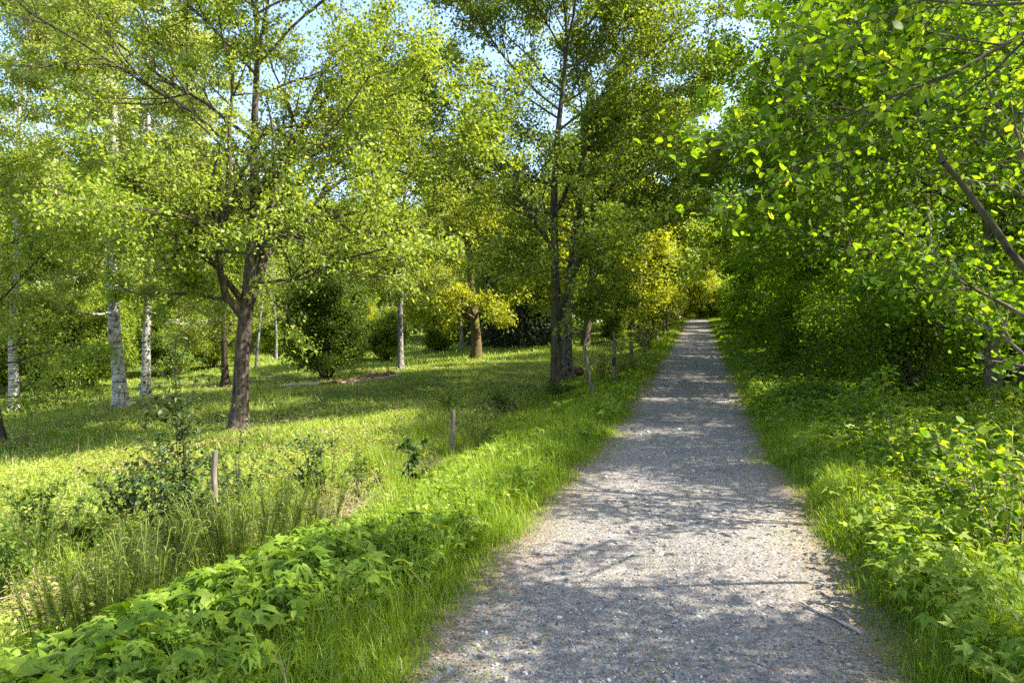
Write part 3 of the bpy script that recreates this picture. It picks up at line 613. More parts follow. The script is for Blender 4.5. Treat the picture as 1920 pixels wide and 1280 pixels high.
# ------------------------------------------------------------------ fallen wood
def log(name, a, b, ya, yb, r, mat, lb, seed, cat='log', n=14, jag=.25, dz=0):
    rng = np.random.default_rng(seed); xa = (a - 960) / F * ya; xb = (b - 960) / F * yb
    x = np.linspace(xa, xb, n); y = np.linspace(ya, yb, n); z = gz(x, y) + r * .7 + dz; P = np.stack([x, y, z], 1) + rng.normal(0, r * .18, (n, 3))
    o0 = P[0].copy(); P -= o0; rad = r * (1 + rng.normal(0, jag, n)); m = MB(); V, Q = tubes(P[None], rad[None], 10); V = V + rng.normal(0, r * .1, V.shape); m.add(V, Q)
    for e in (V[:10], V[-10:]): m.add(np.vstack([e, e.mean(0)]), [[i, (i + 1) % 10, 10] for i in range(10)])
    for i in range(5):
        p = P[rng.integers(2, n - 2)]; d = norm(rng.normal(0, 1, 3) + [0, 0, .9]); C = polys(rng, p[None], d[None], np.array([rng.uniform(.15, .5)]), 4, .2, 0); m.add(*tubes(C, np.linspace(r * .28, .01, 5)[None], 5))
    o = m.build(name, mat, loc=o0); return tag(o, lb, cat)
log('fallen_log', 524, 612, 26.2, 27, 0.081, M['palewood'], 'pale bleached log lying left of the rusty rotten one', 1)
log('rotten_log', 600, 700, 26.8, 27.5, 0.087, M['rotwood'], 'rust-brown rotten log in the middle of the fallen wood', 2)
log('rotten_log', 672, 742, 27.6, 28.4, 0.118, M['rotwood'], 'thicker broken rotten log at the right end of the fallen wood', 3, jag=.4)
log('fallen_log', 640, 752, 27.0, 27.9, .06, M['palewood'], 'thin pale pole lying along the front of the rotten logs', 4)
log('broken_stump', 1072, 1092, 27.5, 26.6, .15, M['rotwood'], 'reddish broken stump between the corky trunk and the leaning post', 5, 'stump', dz=.25)
log('fallen_branch', 535, 553, 25.5, 26.0, .03, M['palewood'], 'short pale branch sticking up by the left end of the pale log', 6, 'branch')
# stick and wood bits on the path
def stick(name, pts, r0, mat, lb, seed):
    rng = np.random.default_rng(seed); P = np.array([[x, y, float(gz(x, y)) + r0 + .006] for x, y in pts]); P = resample(P, 8); P[1:-1] += rng.normal(0, r0 * .3, (7, 3)); o0 = P[0].copy()
    V, Q = tubes((P - o0)[None], (np.linspace(r0, r0 * .55, 9) * (1 + rng.normal(0, .12, 9)))[None], 8); m = MB().add(V, Q)
    for e in (V[:8], V[-8:]): m.add(np.vstack([e, e.mean(0)]), [[i, (i + 1) % 8, 8] for i in range(8)])
    return tag(m.build(name, mat, loc=o0), lb, 'stick')
stick('stick', [(2.02, 3.93), (1.97, 4.12), (1.90, 4.28), (1.86, 4.42)], .0125, M['palewood'], 'pale bare stick lying aslant near the right edge of the path', 1)
stick('wood_chip', [(1.76, 3.83), (1.73, 3.92)], .008, M['palewood'], 'short pale wood chip just left of the bare stick', 2)
stick('wood_chip', [(1.66, 4.33), (1.64, 4.40)], .007, M['palewood'], 'tiny pale wood chip farther up the path than the bare stick', 3)
stick('twig', [(-.15, 3.38), (-.05, 3.28), (.0, 3.18)], .004, M['twigdry'], 'thin curved twig on the gravel by the left verge', 4)
stick('twig', [(1.25, 3.65), (1.32, 3.55), (1.40, 3.50)], .004, M['twigdry'], 'thin dark twig on the gravel below the wood chip', 5)

# ------------------------------------------------------------------ dead brush and dry fern heaps
def heap(name, px, Y, rad, n, ln, lb, seed, hgt=.25, mat='twigdry'):
    rng = np.random.default_rng(seed); loc = np.array(at(px, Y)); P0 = rng.normal(0, rad * .45, (n, 3)); P0[:, 2] = rng.uniform(0, hgt, n)
    for i in range(n): P0[i, 2] += gz(loc[0] + P0[i, 0], loc[1] + P0[i, 1]) - loc[2]
    D = rng.normal(0, 1, (n, 3)); D[:, 2] = rng.uniform(-.2, .5, n); C = polys(rng, P0, D, rng.uniform(.3, 1, n) * ln, 4, .18, -.25)
    m = MB().add(*tubes(C, rng.uniform(.002, .006, n)[:, None] * np.linspace(1, .4, 5)[None], 4), rng.uniform(0, 1, 1)[0])
    return tag(m.build(name, M[mat], loc=loc), lb, 'brush pile')
heap('brush_pile', 655, 8.0, .8, 620, .5, 'tangle of dry brown stems over the dark ditch below the grass slope', 1)
heap('brush_pile', 385, 5.9, .42, 380, .4, 'heap of bleached dead fern stalks between the two fern stands', 2, .12, 'twigdry')
heap('brush_pile', 60, 5.7, .6, 420, .5, 'dry reddish-brown stalks lying at the lower left edge', 3, .1)
heap('brush_pile', 790, 11.3, .5, 260, .45, 'small pile of dead stems at the foot of the lone upright post', 4, .15)

# ------------------------------------------------------------------ ferns: tall unfurling fronds
def frond_mesh(seed):
    rng = np.random.default_rng(seed); H = 1.0; n = 16; s = np.linspace(0, 1, n)
    bend = rng.uniform(.05, .16); x = bend * s ** 2; z = s * H; y = rng.normal(0, .012, n).cumsum() * .3
    P = np.stack([x, y, z], 1)
    # curled tip
    a = np.linspace(0, rng.uniform(3.5, 5.5), 9)[1:]; r = .045 * np.linspace(1, .45, 8)
    c = P[-1] + np.array([.045, 0, 0]); tip = np.stack([c[0] - r * np.cos(a), np.full(8, P[-1, 1]), c[2] + r * np.sin(a)], 1)
    P = np.vstack([P, tip]); rad = np.r_[np.linspace(.0085, .0045, n), np.linspace(.0055, .004, 8)]
    m = MB().add(*tubes(P[None], rad[None], 5), rng.uniform(.2, .9), 0)
    k = 26; si = np.linspace(.42, .99, k); q = si * (n - 1); i = q.astype(int); i = np.minimum(i, n - 2); f = (q - i)[:, None]; pp = P[i] * (1 - f) + P[i + 1] * f
    pp = np.vstack([pp, pp, tip, tip]); sg = np.r_[np.ones(k), -np.ones(k), np.ones(8), -np.ones(8)]
    D = np.stack([rng.normal(.12, .3, len(pp)), sg, rng.uniform(.1, .8, len(pp))], 1); S = np.r_[np.tile(.02 + .07 * np.sin(np.linspace(.25, 3.0, k)) * rng.uniform(.6, 1.1), 2), np.full(16, .03)] * rng.uniform(.7, 1.2, len(pp))
    V, Fc = place(T_PINN, pp, D, np.stack([-np.ones(len(pp)), rng.normal(0, .4, len(pp)), rng.normal(.2, .3, len(pp))], 1), S)
    m.add(V, Fc, rep(rng.uniform(0, 1, len(pp)), T_PINN), 1)
    o = m.build('frond', [M['fernstem'], M['fern']]); me = o.data; bpy.data.objects.remove(o); return me
FM = [frond_mesh(i) for i in range(7)]
def fern(px, Y, h, nf, lb, seed, rad=.16, lean=.16):
    rng = np.random.default_rng(seed); root = empty('fern', at(px, Y))
    nf = int(nf * 1.4)
    for i in range(nf):
        o = bpy.data.objects.new('frond', FM[rng.integers(7)]); COL.objects.link(o); o.parent = root
        a = rng.uniform(0, 6.28); q = math.sqrt(rng.uniform(0, 1)); o.location = (math.cos(a) * rad * q, math.sin(a) * rad * q, -.03)
        o.rotation_euler = (rng.normal(0, .06), lean * q * rng.uniform(.6, 1.4), a + rng.normal(0, .3)); s = h * rng.uniform(.72, 1.1); o.scale = (s, s, s)
    return tag(root, lb, 'fern', 'tall unfurling ferns in the ditch')
fern(195, 4.75, .82, 34, 'dense tall fern clump nearest the bottom left corner', 1, .2)
fern(285, 4.95, .84, 30, 'tall fern clump right beside the nearest corner clump', 2, .2)
fern(110, 5.1, .66, 16, 'shorter sparse fern left of the nearest tall clumps', 3, .2)
fern(455, 5.9, .92, 34, 'tall dense fern clump directly below the thin nearest post', 4, .22)
fern(400, 6.3, .84, 26, 'fern clump left of the densest central one, behind the bleached stalks', 5, .22)
fern(520, 6.6, .84, 26, 'fern clump on the right flank of the central fern stand', 6, .2)
fern(585, 7.1, .7, 18, 'smaller fern clump near the dark ditch hollow', 7, .22)
fern(330, 6.6, .66, 20, 'fern behind the bleached dead stalks', 8, .22)
fern(40, 6.3, .62, 18, 'low fern clump at the left edge above the reddish stalks', 9, .25)
fern(240, 6.2, .62, 16, 'fern standing behind the two nearest corner clumps', 10, .22)
fern(1862, 10.5, .8, 12, 'bright sunlit fern in the right-hand undergrowth by the dark trunk', 11, .12, .7)
fern(900, 11.8, .7, 16, 'reddish-green fern tuft right of the lone upright post', 12, .2)
fern(1530, 14, .6, 12, 'small fern under the lindens past the green mound', 13, .15, .5)

# ------------------------------------------------------------------ saplings and leafy shoots
def sapling(name, px, Y, h, ns, lb, seed, leaf='lf_sap', tp=T_OVATE, ls=.07, spread=.22, side=.25, bark='bark_dark', r=.007, gap=.06, cat='sapling', lean=(0, 0), base=.25):
    rng = np.random.default_rng(seed); root = empty(name, at(px, Y))
    P0 = np.stack([rng.normal(0, .05, ns), rng.normal(0, .05, ns), np.full(ns, -.03)], 1)
    D = np.stack([rng.normal(lean[0], spread, ns), rng.normal(lean[1], spread, ns), np.ones(ns)], 1); L = h * rng.uniform(.6, 1.08, ns); L[0] = h
    C = polys(rng, P0, D, L, 8, .05, .15); RR = r * (L / h)[:, None] * np.linspace(1, .25, 9)[None]
    cnt = np.maximum(3, (L / .11)).astype(int)
    B, BR, _ = children(rng, C, RR, np.arange(ns), cnt, base, 1, (.7, 1.2), .28, 3, .1, .1, .5)
    B = B[np.linalg.norm(B[:, -1] - B[:, 0], axis=1) > 0]
    m = MB().add(*tubes(C, RR, 6)).add(*tubes(B, BR, 4)); m.build('stem', M[bark], root)
    def lv(P, g, s0):
        Ls = np.linalg.norm(P[:, -1] - P[:, 0], axis=1); c = np.maximum(4, (Ls * (1 - s0) / g * 1.8)).astype(int); k = np.repeat(np.arange(len(P)), c)
        s = s0 + (1 - s0) * rng.uniform(0, 1, len(k)); p, d = along(P[k], s); q = rng.normal(0, 1, p.shape); q = norm(q - d * (q * d).sum(1, keepdims=True)); return p, norm(q + d * .3 + [0, 0, .1])
    a, b = lv(C, gap * .7, base); c, d = lv(B, gap, .1); P = np.vstack([a, c]); D = np.vstack([b, d])
    V, Fc = place(tp, P, D + np.array([0, 0, -.15]), rng.normal(0, .35, P.shape) + [0, 0, 1], ls * rng.uniform(.6, 1.2, len(P)))
    MB().add(V, Fc, rep(rng.uniform(0, 1, len(P)), tp)).build('foliage', M[leaf], root)
    return tag(root, lb, cat)
sapling('sapling', 345, 7.0, 2.35, 6, 'tall thin dark-leaved sapling rising left of the large maple trunk', 1, spread=.08, ls=.062, gap=.07)
sapling('sapling', 298, 7.6, 1.3, 3, 'slender sapling left of the tallest dark-leaved one', 2, spread=.08, ls=.06)
sapling('sapling', 432, 7.9, 1.45, 2, 'single-stemmed sapling just in front of the large maple trunk', 3, spread=.04, ls=.05)
sapling('bush', 335, 7.0, .95, 14, 'low many-stemmed leafy bush round the foot of the tall sapling', 4, spread=.35, ls=.055, cat='bush', gap=.04)
sapling('bush', 250, 8.0, .8, 10, 'dark low bush left of the tall sapling', 5, spread=.4, ls=.055, cat='bush', gap=.045)
sapling('bush', 440, 8.6, .8, 9, 'spreading leafy bush behind the thin nearest post', 6, spread=.4, ls=.055, cat='bush', gap=.045)
sapling('bush', 610, 9.3, .95, 9, 'leafy bush on the sunny slope left of the maple seedling', 7, spread=.28, ls=.06, cat='bush', gap=.05)
sapling('bush', 680, 9.0, .8, 7, 'thin leafy bush just above the dark ditch hollow', 8, spread=.28, ls=.055, cat='bush')
sapling('maple_seedling', 771, 8.8, .95, 2, 'young maple shoot with large lobed leaves left of the lone post', 9, tp=T_PALM, ls=.085, spread=.16, gap=.2, base=.45)
sapling('nettle_patch', 75, 7.0, .85, 10, 'leafy nettle-like stems near the left edge', 10, 'lf_shrub', spread=.2, ls=.06, bark='stem', cat='herb', gap=.045)
sapling('nettle_patch', 160, 6.7, .7, 10, 'nettle-like stems between the left edge and the corner ferns', 11, 'lf_shrub', spread=.25, ls=.06, bark='stem', cat='herb', gap=.045)
sapling('nettle_patch', 15, 5.9, .6, 9, 'leafy stems cut by the left edge above the dry stalks', 12, 'lf_shrub', spread=.25, ls=.06, bark='stem', cat='herb', gap=.045)
sapling('bush', 900, 13, .85, 10, 'thin reddish-stemmed bush right of the lone post', 13, 'lf_mid', spread=.2, ls=.05, cat='bush', bark='bark_hazel', gap=.05)
sapling('bush', 1045, 20.5, .6, 16, 'dark low bush at the foot of the slim smooth trunk', 14, 'lf_shrub', spread=.9, ls=.09, cat='bush')
sapling('bush', 945, 18.5, .6, 10, 'sparse dark weed bush in the shadow left of the slim smooth trunk', 15, 'lf_shrub', spread=.6, ls=.08, cat='bush')
sapling('bush', 842, 17, .6, 8, 'twiggy bush in the shade above the lone post', 16, 'lf_shrub', spread=.5, ls=.07, cat='bush')
sapling('bush', 1175, 24, 1.1, 12, 'pale green bush tangled among the strapped and stout posts', 17, 'lf_birch', spread=.5, ls=.08, cat='bush', gap=.05)
sapling('bush', 1128, 22, 1.0, 12, 'pale leafy bush behind the leaning post', 18, 'lf_birch', spread=.5, ls=.08, cat='bush', gap=.05)
sapling('bush', 1212, 36, 1.7, 14, 'pale bush round the tilting far post', 19, 'lf_birch', spread=.4, ls=.11, cat='bush', gap=.06)
sapling('bush', 1252, 62, 3.4, 14, 'whitish-green bush at the farthest post', 20, 'lf_birch', spread=.4, ls=.2, cat='bush', gap=.1)
for i, (px, Y, h, lb) in enumerate([(1900, 4.8, 1.0, 'fan of brown bare-based shoots at the lower right edge'), (1868, 5.6, 1.0, 'leafy brown shoots behind the fan at the lower right edge'),
                                    (1760, 6.6, .9, 'thin leafy shoots over the herb carpet right of the path'), (1680, 8.6, 1.3, 'leaning leafy shoot under the nearest lindens')]):
    sapling('hazel_shoots', px, Y, h, 9, lb, 30 + i, 'lf_hazel', T_ROUND, ls=.065, spread=.25, bark='twigdry' if i == 0 else 'bark_hazel', gap=.42, lean=(-.32, 0), base=.5, r=.006, cat='shoots')

# ------------------------------------------------------------------ herbs, grass, litter, gravel (nobody could count them)
def sample(rng, n, y0, y1, pw, tf):
    """points with density falling with distance; tf(y, rng) gives the sideways place"""
    u = rng.uniform(0, 1, n); e = 1 - (pw if abs(pw - 1) > .01 else .99); y = (y0 ** e + u * (y1 ** e - y0 ** e)) ** (1 / e); x = tf(y, rng); return x, y
def blades(rng, x, y, h, wd, mb, lean=.45, mean=.45, sd=.2, vv=None):
    n = len(x); z = gz(x, y) - .01; az = rng.uniform(0, 6.28, n); L = np.abs(rng.normal(lean, .25, n)); dx = np.cos(az) * L; dy = np.sin(az) * L
    px_, py_ = -np.sin(az + rng.normal(0, .6, n)), np.cos(az + rng.normal(0, .6, n))
    V = np.empty((n, 7, 3)); 
    for j, (s, ww) in enumerate([(0, 1), (.35, .9), (.72, .6)]):
        for q, sg in ((0, -1), (1, 1)):
            V[:, j * 2 + q, 0] = x + dx * h * s * s + px_ * wd * ww * sg * .5; V[:, j * 2 + q, 1] = y + dy * h * s * s + py_ * wd * ww * sg * .5; V[:, j * 2 + q, 2] = z + h * (s - .22 * L * s * s)
    V[:, 6, 0] = x + dx * h; V[:, 6, 1] = y + dy * h; V[:, 6, 2] = z + h * (1 - .38 * L)
    b = (np.arange(n) * 7)[:, None]; q = np.vstack([b + np.array([[0, 1, 3, 2]]), b + np.array([[2, 3, 5, 4]])]); tt = b + np.array([[4, 5, 6]])
    v = np.clip(rng.normal(mean, sd, n), 0, 1) if vv is None else vv
    mb.add(V.reshape(-1, 3), q, np.r_[v, v]); nn = mb.n; mb.v.append(np.zeros((0, 3))); mb.f.append(tt + nn - n * 7); mb.a.append(v); mb.m.append(np.zeros(n, int))
def nz(x, y, f, s=0): return .5 + .25 * (np.sin(x * f + s) + np.sin(y * f * 1.3 + s * 2 + 1.7 * np.sin(x * f * .6)))
rg = np.random.default_rng(9)
# verge grass
mb = MB()
for side in (-1, 1):
    for (n, y0, y1, ta, tb_, hh) in ((40000, 2.4, 12, .98, 2.0, .14), (52000, 2.4, 16, 1.4, 3.9, .33), (70000, 9, 85, 1.08, 4.6, .23)):
        x, y = sample(rg, n, y0, y1, 1.3 if y0 < 5 else 1.2, lambda y, r: xc(y) + side * (r.uniform(ta, tb_ if tb_ > 4 else min(tb_, 2.3 if side > 0 else 3.2), len(y)) + .34 * (nz(y, y, 1.7, side) - .5) + .08 * np.sin(y * 5.1) + r.normal(0, .07, len(y))))
        keep = rg.uniform(0, 1, n) < .25 + .9 * nz(x, y, 2.6, side + 3); x, y = x[keep], y[keep]
        t = np.abs(x - xc(y)); k = np.clip((t - 1.0) / .8, .2, 1)
        blades(rg, x, y, hh * k * rg.uniform(.5, 1.35, len(x)), (.0045 + .0009 * np.maximum(y - 5, 0)) * rg.uniform(.7, 1.4, len(x)), mb, mean=.42, sd=.2)
x, y = sample(rg, 2600, 2.6, 30, 1.3, lambda y, r: xc(y) + r.normal(0, .75, len(y)))
keep = (nz(x, y, 2.9, 6) > .55) & (np.abs(x - xc(y)) < 1.4); x, y = x[keep], y[keep]
for q in range(5): blades(rg, x + rg.normal(0, .012, len(x)), y + rg.normal(0, .012, len(x)), rg.uniform(.015, .05, len(x)), np.full(len(x), .003), mb, mean=.5)
tag(mb.build('verge_grass', M['grass']), 'lush green grass along both edges of the gravel path', 'grass', kind='stuff')
# meadow grass
mb = MB()
for (n, y0, y1, pw, hh, ww) in ((90000, 5, 17, .7, .16, .006), (130000, 12, 46, 1.2, .17, .012), (50000, 35, 95, 1.1, .22, .035)):
    lo, hi = (-16, -3.2) if y1 < 20 else (-34, -3.4)
    x, y = sample(rg, n, y0, y1, pw, lambda y, r: xc(y) + r.uniform(np.maximum(lo, -(1.0 * y + 5)), np.where(y < 11, hi - 1.0, hi), len(y)))
    keep = rg.uniform(0, 1, len(x)) < .1 + 1.0 * nz(x, y, 1.1, 5) * (.5 + nz(x, y, 3.7, 1)); x, y = x[keep], y[keep]
    pt = nz(x, y, .9, 2); v = np.clip(rg.normal(.35, .2, len(x)) + .45 * (pt - .4), 0, 1); v = np.where(rg.uniform(0, 1, len(x)) < .07, 1, v * .9)
    blades(rg, x, y, hh * rg.uniform(.4, 1.3, len(x)), ww * (.6 + y / y1) * rg.uniform(.6, 1.4, len(x)), mb, vv=v, lean=.6)
tag(mb.build('meadow_grass', M['mgrass']), 'sunlit yellow-green meadow grass under the trees on the left', 'grass', kind='stuff')
# tall tufts and dry stalks
mb = MB()
for i in range(260):
    y0 = rg.uniform(2.6, 15); sd_ = -1 if rg.uniform() < .7 else 1; t0 = rg.uniform(1.6, 3.4 if sd_ > 0 else 5.5); cx, cy_ = xc(y0) + sd_ * t0, y0; n = 70
    blades(rg, cx + rg.normal(0, .06, n), cy_ + rg.normal(0, .06, n), rg.uniform(.25, .58, n), np.full(n, .0055), mb, lean=.5, mean=.5)
tag(mb.build('grass_tufts', M['grass']), 'taller arching grass tufts in the verges and on the slope', 'grass', kind='stuff')
mb = MB(); x, y = sample(rg, 700, 7, 26, 1, lambda y, r: xc(y) - r.uniform(3.4, 14, len(y)))
blades(rg, x, y, rg.uniform(.25, .6, len(x)), np.full(len(x), .005), mb, lean=.4, mean=.8, sd=.15)
x, y = sample(rg, 900, 2.5, 18, 1.2, lambda y, r: xc(y) + np.where(r.uniform(0, 1, len(y)) < .5, -1, 1) * r.uniform(1.35, 3.2, len(y)))
blades(rg, x, y, rg.uniform(.12, .42, len(x)), np.full(len(x), .0035), mb, lean=.7, mean=.75, sd=.2)
tag(mb.build('dry_grass', M['litter']), 'scattered dry straw-coloured grass stalks in the meadow', 'grass', kind='stuff')
# herb carpets
def herbs(mb, st, x, y, h, ls, tp, per, rng, spread=.08, flatn=.35, vm=.45):
    n = len(x); k = np.repeat(np.arange(n), per); a = rng.uniform(0, 6.28, len(k)); hh = h[k] * rng.uniform(.55, 1.08, len(k)); r = spread * rng.uniform(.3, 1.3, len(k)) * (.4 + h[k] / .3)
    X = x[k] + np.cos(a) * r; Y = y[k] + np.sin(a) * r; P = np.stack([X, Y, gz(X, Y) + hh], 1)
    D = np.stack([np.cos(a), np.sin(a), rng.normal(-.1, .25, len(k))], 1); Nm = rng.normal(0, flatn, P.shape) + [0, 0, 1]
    V, Fc = place(tp, P, D, Nm, ls[k] * rng.uniform(.6, 1.25, len(k))); mb.add(V, Fc, rep(np.clip(rng.normal(vm, .22, len(k)), 0, 1), tp))
    if st is not None:
        B = np.stack([x[k], y[k], gz(x[k], y[k]) - .01], 1); C = np.stack([B, (B + P) / 2 + [0, 0, .03], P], 1); st.add(*tubes(C, np.full((len(C), 3), .0022), 3), .5, 1)
mb = MB()
# left verge: ground elder, large leaves close to the camera
x, y = sample(rg, 2300, 2.3, 6.5, 1.1, lambda y, r: xc(y) - r.uniform(1.75, 3.6, len(y)))
k = rg.uniform(0, 1, len(x)) < (nz(x, y, 2.1, 1) - .15) * 1.2; x, y = x[k], y[k]; t = -(x - xc(y))
herbs(mb, mb, x, y, .12 + .28 * np.clip((t - 1.6) / .9, 0, 1) * rg.uniform(.6, 1.2, len(x)), .085 + .04 * rg.uniform(0, 1, len(x)), T_TRI, 8, rg)
x, y = sample(rg, 420, 2.4, 7, 1.1, lambda y, r: xc(y) - r.uniform(1.7, 4.2, len(y)))
for lv_ in (.25, .5, .75, 1.): herbs(mb, None, x, y, .42 * lv_ * rg.uniform(.75, 1.15, len(x)), .055 * (1.3 - lv_ * .5) * np.ones(len(x)), T_OVATE, 5, rg, spread=.03, vm=.6)
x, y = sample(rg, 2600, 5.5, 13, 1.1, lambda y, r: xc(y) - r.uniform(1.8, 3.8, len(y)))
k = rg.uniform(0, 1, len(x)) < (nz(x, y, 2.3, 1) - .1) * 1.1; x, y = x[k], y[k]
herbs(mb, None, x, y, .17 * rg.uniform(.4, 1.4, len(x)), .055 + .025 * rg.uniform(0, 1, len(x)), T_TRI, 9, rg, spread=.1)
# big-leaved patch in the corner
x, y = sample(rg, 420, 2.2, 4.8, 1.1, lambda y, r: xc(y) - r.uniform(2.2, 4.2, len(y)))
herbs(mb, mb, x, y, .38 * rg.uniform(.6, 1.15, len(x)), .105 * rg.uniform(.8, 1.2, len(x)), T_TRI, 7, rg, spread=.12)
x, y = sample(rg, 120, 2.6, 5.5, 1.1, lambda y, r: xc(y) - r.uniform(1.9, 3.3, len(y)))
herbs(mb, mb, x, y, .42 * rg.uniform(.7, 1.15, len(x)), .10 * rg.uniform(.8, 1.2, len(x)), T_PALM, 6, rg, spread=.1)
x, y = sample(rg, 2200, 9, 40, 1.3, lambda y, r: xc(y) - r.uniform(1.9, 4.0, len(y)))
k = rg.uniform(0, 1, len(x)) < (nz(x, y, 1.3, 1) - .1); x, y = x[k], y[k]
herbs(mb, None, x, y, .17 * rg.uniform(.4, 1.3, len(x)), .06 + .004 * y, T_TRI, 6, rg, spread=.14)
x, y = sample(rg, 900, 4.5, 17, 1.1, lambda y, r: xc(y) - r.uniform(1.6, 3.6, len(y)))
k = rg.uniform(0, 1, len(x)) < (nz(x, y, 2.2, 9) - .4) * 3; x, y = x[k], y[k]
herbs(mb, None, x, y, .30 * rg.uniform(.35, 1.2, len(x)), .05 + .004 * y, T_TRI, 12, rg, spread=.1, vm=.65)
x, y = sample(rg, 2600, 2.6, 17, 1.1, lambda y, r: xc(y) + r.uniform(1.55, 4.6, len(y)))
k = rg.uniform(0, 1, len(x)) < (nz(x, y, 1.4, 5) - .25) * 2; x, y = x[k], y[k]
herbs(mb, None, x, y, .40 * rg.uniform(.35, 1.2, len(x)), .055 + .004 * y, T_TRI, 12, rg, spread=.1, vm=.65)
# right side carpet
x, y = sample(rg, 8500, 2.4, 14, 1.0, lambda y, r: xc(y) + r.uniform(1.75, 9, len(y)))
t = x - xc(y); k = rg.uniform(0, 1, len(x)) < nz(x, y, 1.9, 4) * 1.9; x, y, t = x[k], y[k], t[k]
herbs(mb, None, x, y, (.14 + .34 * np.clip((t - 1.7) / 1.2, 0, 1)) * rg.uniform(.4, 1.25, len(x)), .085 + .03 * rg.uniform(0, 1, len(x)), T_TRI, 9, rg, spread=.12, vm=.6)
x, y = sample(rg, 12000, 11, 60, 1.2, lambda y, r: xc(y) + r.uniform(1.9, 12, len(y)))
herbs(mb, None, x, y, .28 * rg.uniform(.4, 1.3, len(x)), .07 + .004 * y, T_OVATE, 8, rg, spread=.2)
# mound right of the path
x = xc(14.5) + 2.6 + rg.normal(0, .5, 700); y = 14.5 + rg.normal(0, .7, 700); d2 = ((x - xc(14.5) - 2.6) / .9) ** 2 + ((y - 14.5) / 1.3) ** 2
herbs(mb, None, x, y, .12 + .5 * np.exp(-d2), np.full(700, .09), T_OVATE, 8, rg, spread=.12)
tag(mb.build('ground_herbs', [M['lf_herb'], M['stem']]), 'carpet of fresh green leafy herbs on both banks of the path', 'herbs', kind='stuff')
# ditch and meadow low leaves
mb = MB()
x, y = sample(rg, 4200, 3.6, 13, .9, lambda y, r: xc(y) - r.uniform(np.where(y < 10, 4.4, 3.4), np.minimum(4 + y * .9, 12), len(y)))
k = rg.uniform(0, 1, len(x)) < nz(x, y, 1.7, 7) * 1.5; x, y = x[k], y[k]
herbs(mb, None, x, y, .16 * rg.uniform(.3, 1.5, len(x)), .045 + .02 * rg.uniform(0, 1, len(x)), T_OVATE, 11, rg, spread=.12, vm=.5)
x, y = sample(rg, 3600, 11, 34, 1.1, lambda y, r: xc(y) - r.uniform(3.3, np.minimum(4 + y * .9, 30), len(y)))
k = rg.uniform(0, 1, len(x)) < nz(x, y, .8, 3) * 1.1; x, y = x[k], y[k]
herbs(mb, None, x, y, .12 * rg.uniform(.3, 1.5, len(x)), .03 + .002 * y, T_QUAD, 9, rg, spread=.2, vm=.6)
tag(mb.build('meadow_herbs', M['lf_birch']), 'low pale leaves growing through the meadow grass and the ditch', 'herbs', kind='stuff')
# litter
mb = MB()
def litter(x, y, s, lift=.012):
    n = len(x); P = np.stack([x, y, gz(x, y) + lift], 1); V, Fc = place(T_QUAD, P, rg.normal(0, 1, (n, 3)) * [1, 1, .15], rg.normal(0, .25, (n, 3)) + [0, 0, 1], s); mb.add(V, Fc, rep(rg.uniform(0, 1, n), T_QUAD))
x, y = sample(rg, 9000, 2.6, 20, 1.4, lambda y, r: xc(y) + np.where(r.uniform(0, 1, len(y)) < .5, -1, 1) * (1.2 + r.normal(0, .28, len(y)))); litter(x, y, rg.uniform(.006, .026, len(x)))
x, y = sample(rg, 9000, 2.4, 14, 1.4, lambda y, r: xc(y) + r.uniform(-1.2, 1.2, len(y))); litter(x, y, rg.uniform(.004, .018, len(x)))
x, y = sample(rg, 9000, 4, 12, 1., lambda y, r: xc(y) - r.uniform(3., 5.2, len(y))); litter(x, y, rg.uniform(.02, .06, len(x)), .02)
x, y = sample(rg, 30000, 9, 36, 1.1, lambda y, r: xc(y) - r.uniform(3.6, np.minimum(4 + y * .9, 26), len(y)))
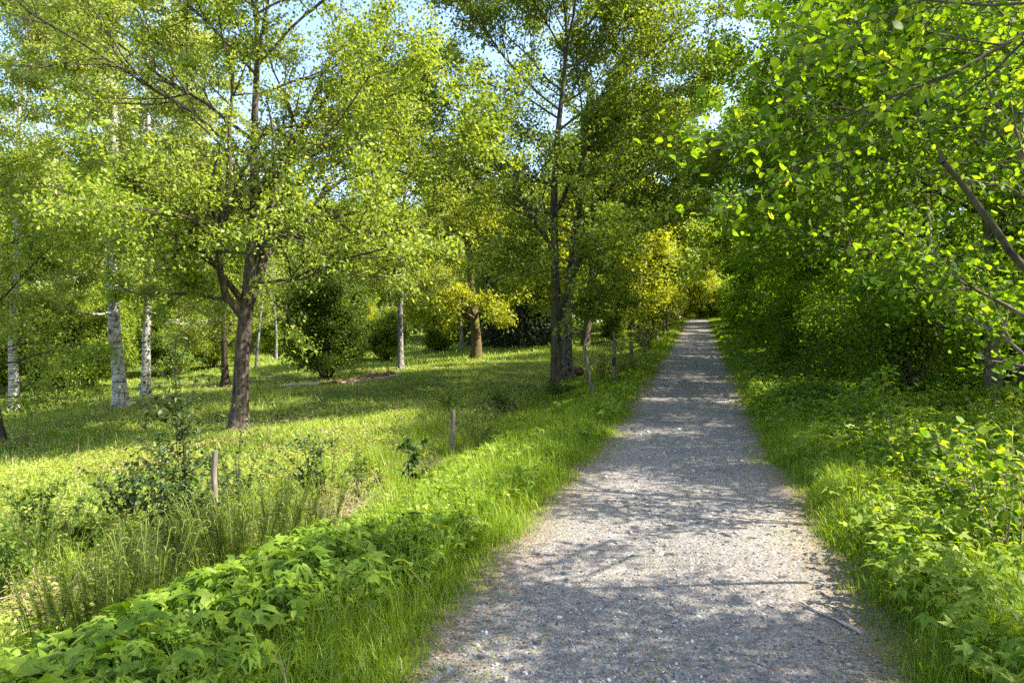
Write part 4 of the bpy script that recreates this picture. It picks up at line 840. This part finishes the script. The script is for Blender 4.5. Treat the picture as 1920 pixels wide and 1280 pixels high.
k = nz(x, y, .75, 11) * nz(x, y, 2.1, 2) > .42; x, y = x[k], y[k]; litter(x, y, rg.uniform(.04, .09, len(x)) * (.6 + y / 30), .05)
tag(mb.build('leaf_litter', M['litter']), 'brown leaf scraps and dry debris along the path and in the ditch', 'litter', kind='stuff')
# gravel chips
x, y = sample(rg, 60000, 2.3, 13, 1.9, lambda y, r: xc(y) + r.normal(0, .75, len(y))); k = np.abs(x - xc(y)) < 1.25 + rg.normal(0, .12, len(x)); x, y = x[k], y[k]; n = len(x)
a = np.arange(5) / 5 * 2 * np.pi; rad = rg.uniform(.6, 1.2, (n, 5)); s = np.clip(rg.lognormal(-5.2, .55, n), .003, .028) * (1 + np.maximum(y - 5, 0) * .08); az = rg.uniform(0, 6.28, n)
el = rg.uniform(.55, 1, n)
ux = np.cos(a)[None] * rad * s[:, None]; uy = np.sin(a)[None] * rad * (s * el)[:, None]
X = ux * np.cos(az)[:, None] - uy * np.sin(az)[:, None]; Yv = ux * np.sin(az)[:, None] + uy * np.cos(az)[:, None]
h = s * rg.uniform(.25, .6, n); tx, ty = rg.normal(0, .22, n), rg.normal(0, .22, n); zb = gz(x, y) + .004
V = np.empty((n, 10, 3)); V[:, :5, 0] = x[:, None] + X; V[:, :5, 1] = y[:, None] + Yv; V[:, :5, 2] = zb[:, None]
V[:, 5:, 0] = x[:, None] + X * .8; V[:, 5:, 1] = y[:, None] + Yv * .8; V[:, 5:, 2] = (zb + h)[:, None] + X * tx[:, None] + Yv * ty[:, None]
b = (np.arange(n) * 10)[:, None]; mb = MB(); v = np.clip(rg.normal(.5, .24, n), 0, 1)
mb.add(V.reshape(-1, 3), b + np.arange(5, 10)[None], v)
qs = np.vstack([b + np.array([[i, (i + 1) % 5, 5 + (i + 1) % 5, 5 + i]]) for i in range(5)]); mb.v.append(np.zeros((0, 3))); mb.f.append(qs); mb.a.append(np.tile(v, 5)); mb.m.append(np.zeros(len(qs), int))
tag(mb.build('gravel', M['stone'], flat=True), 'loose blue-grey slate chips scattered over the path', 'gravel', kind='stuff')
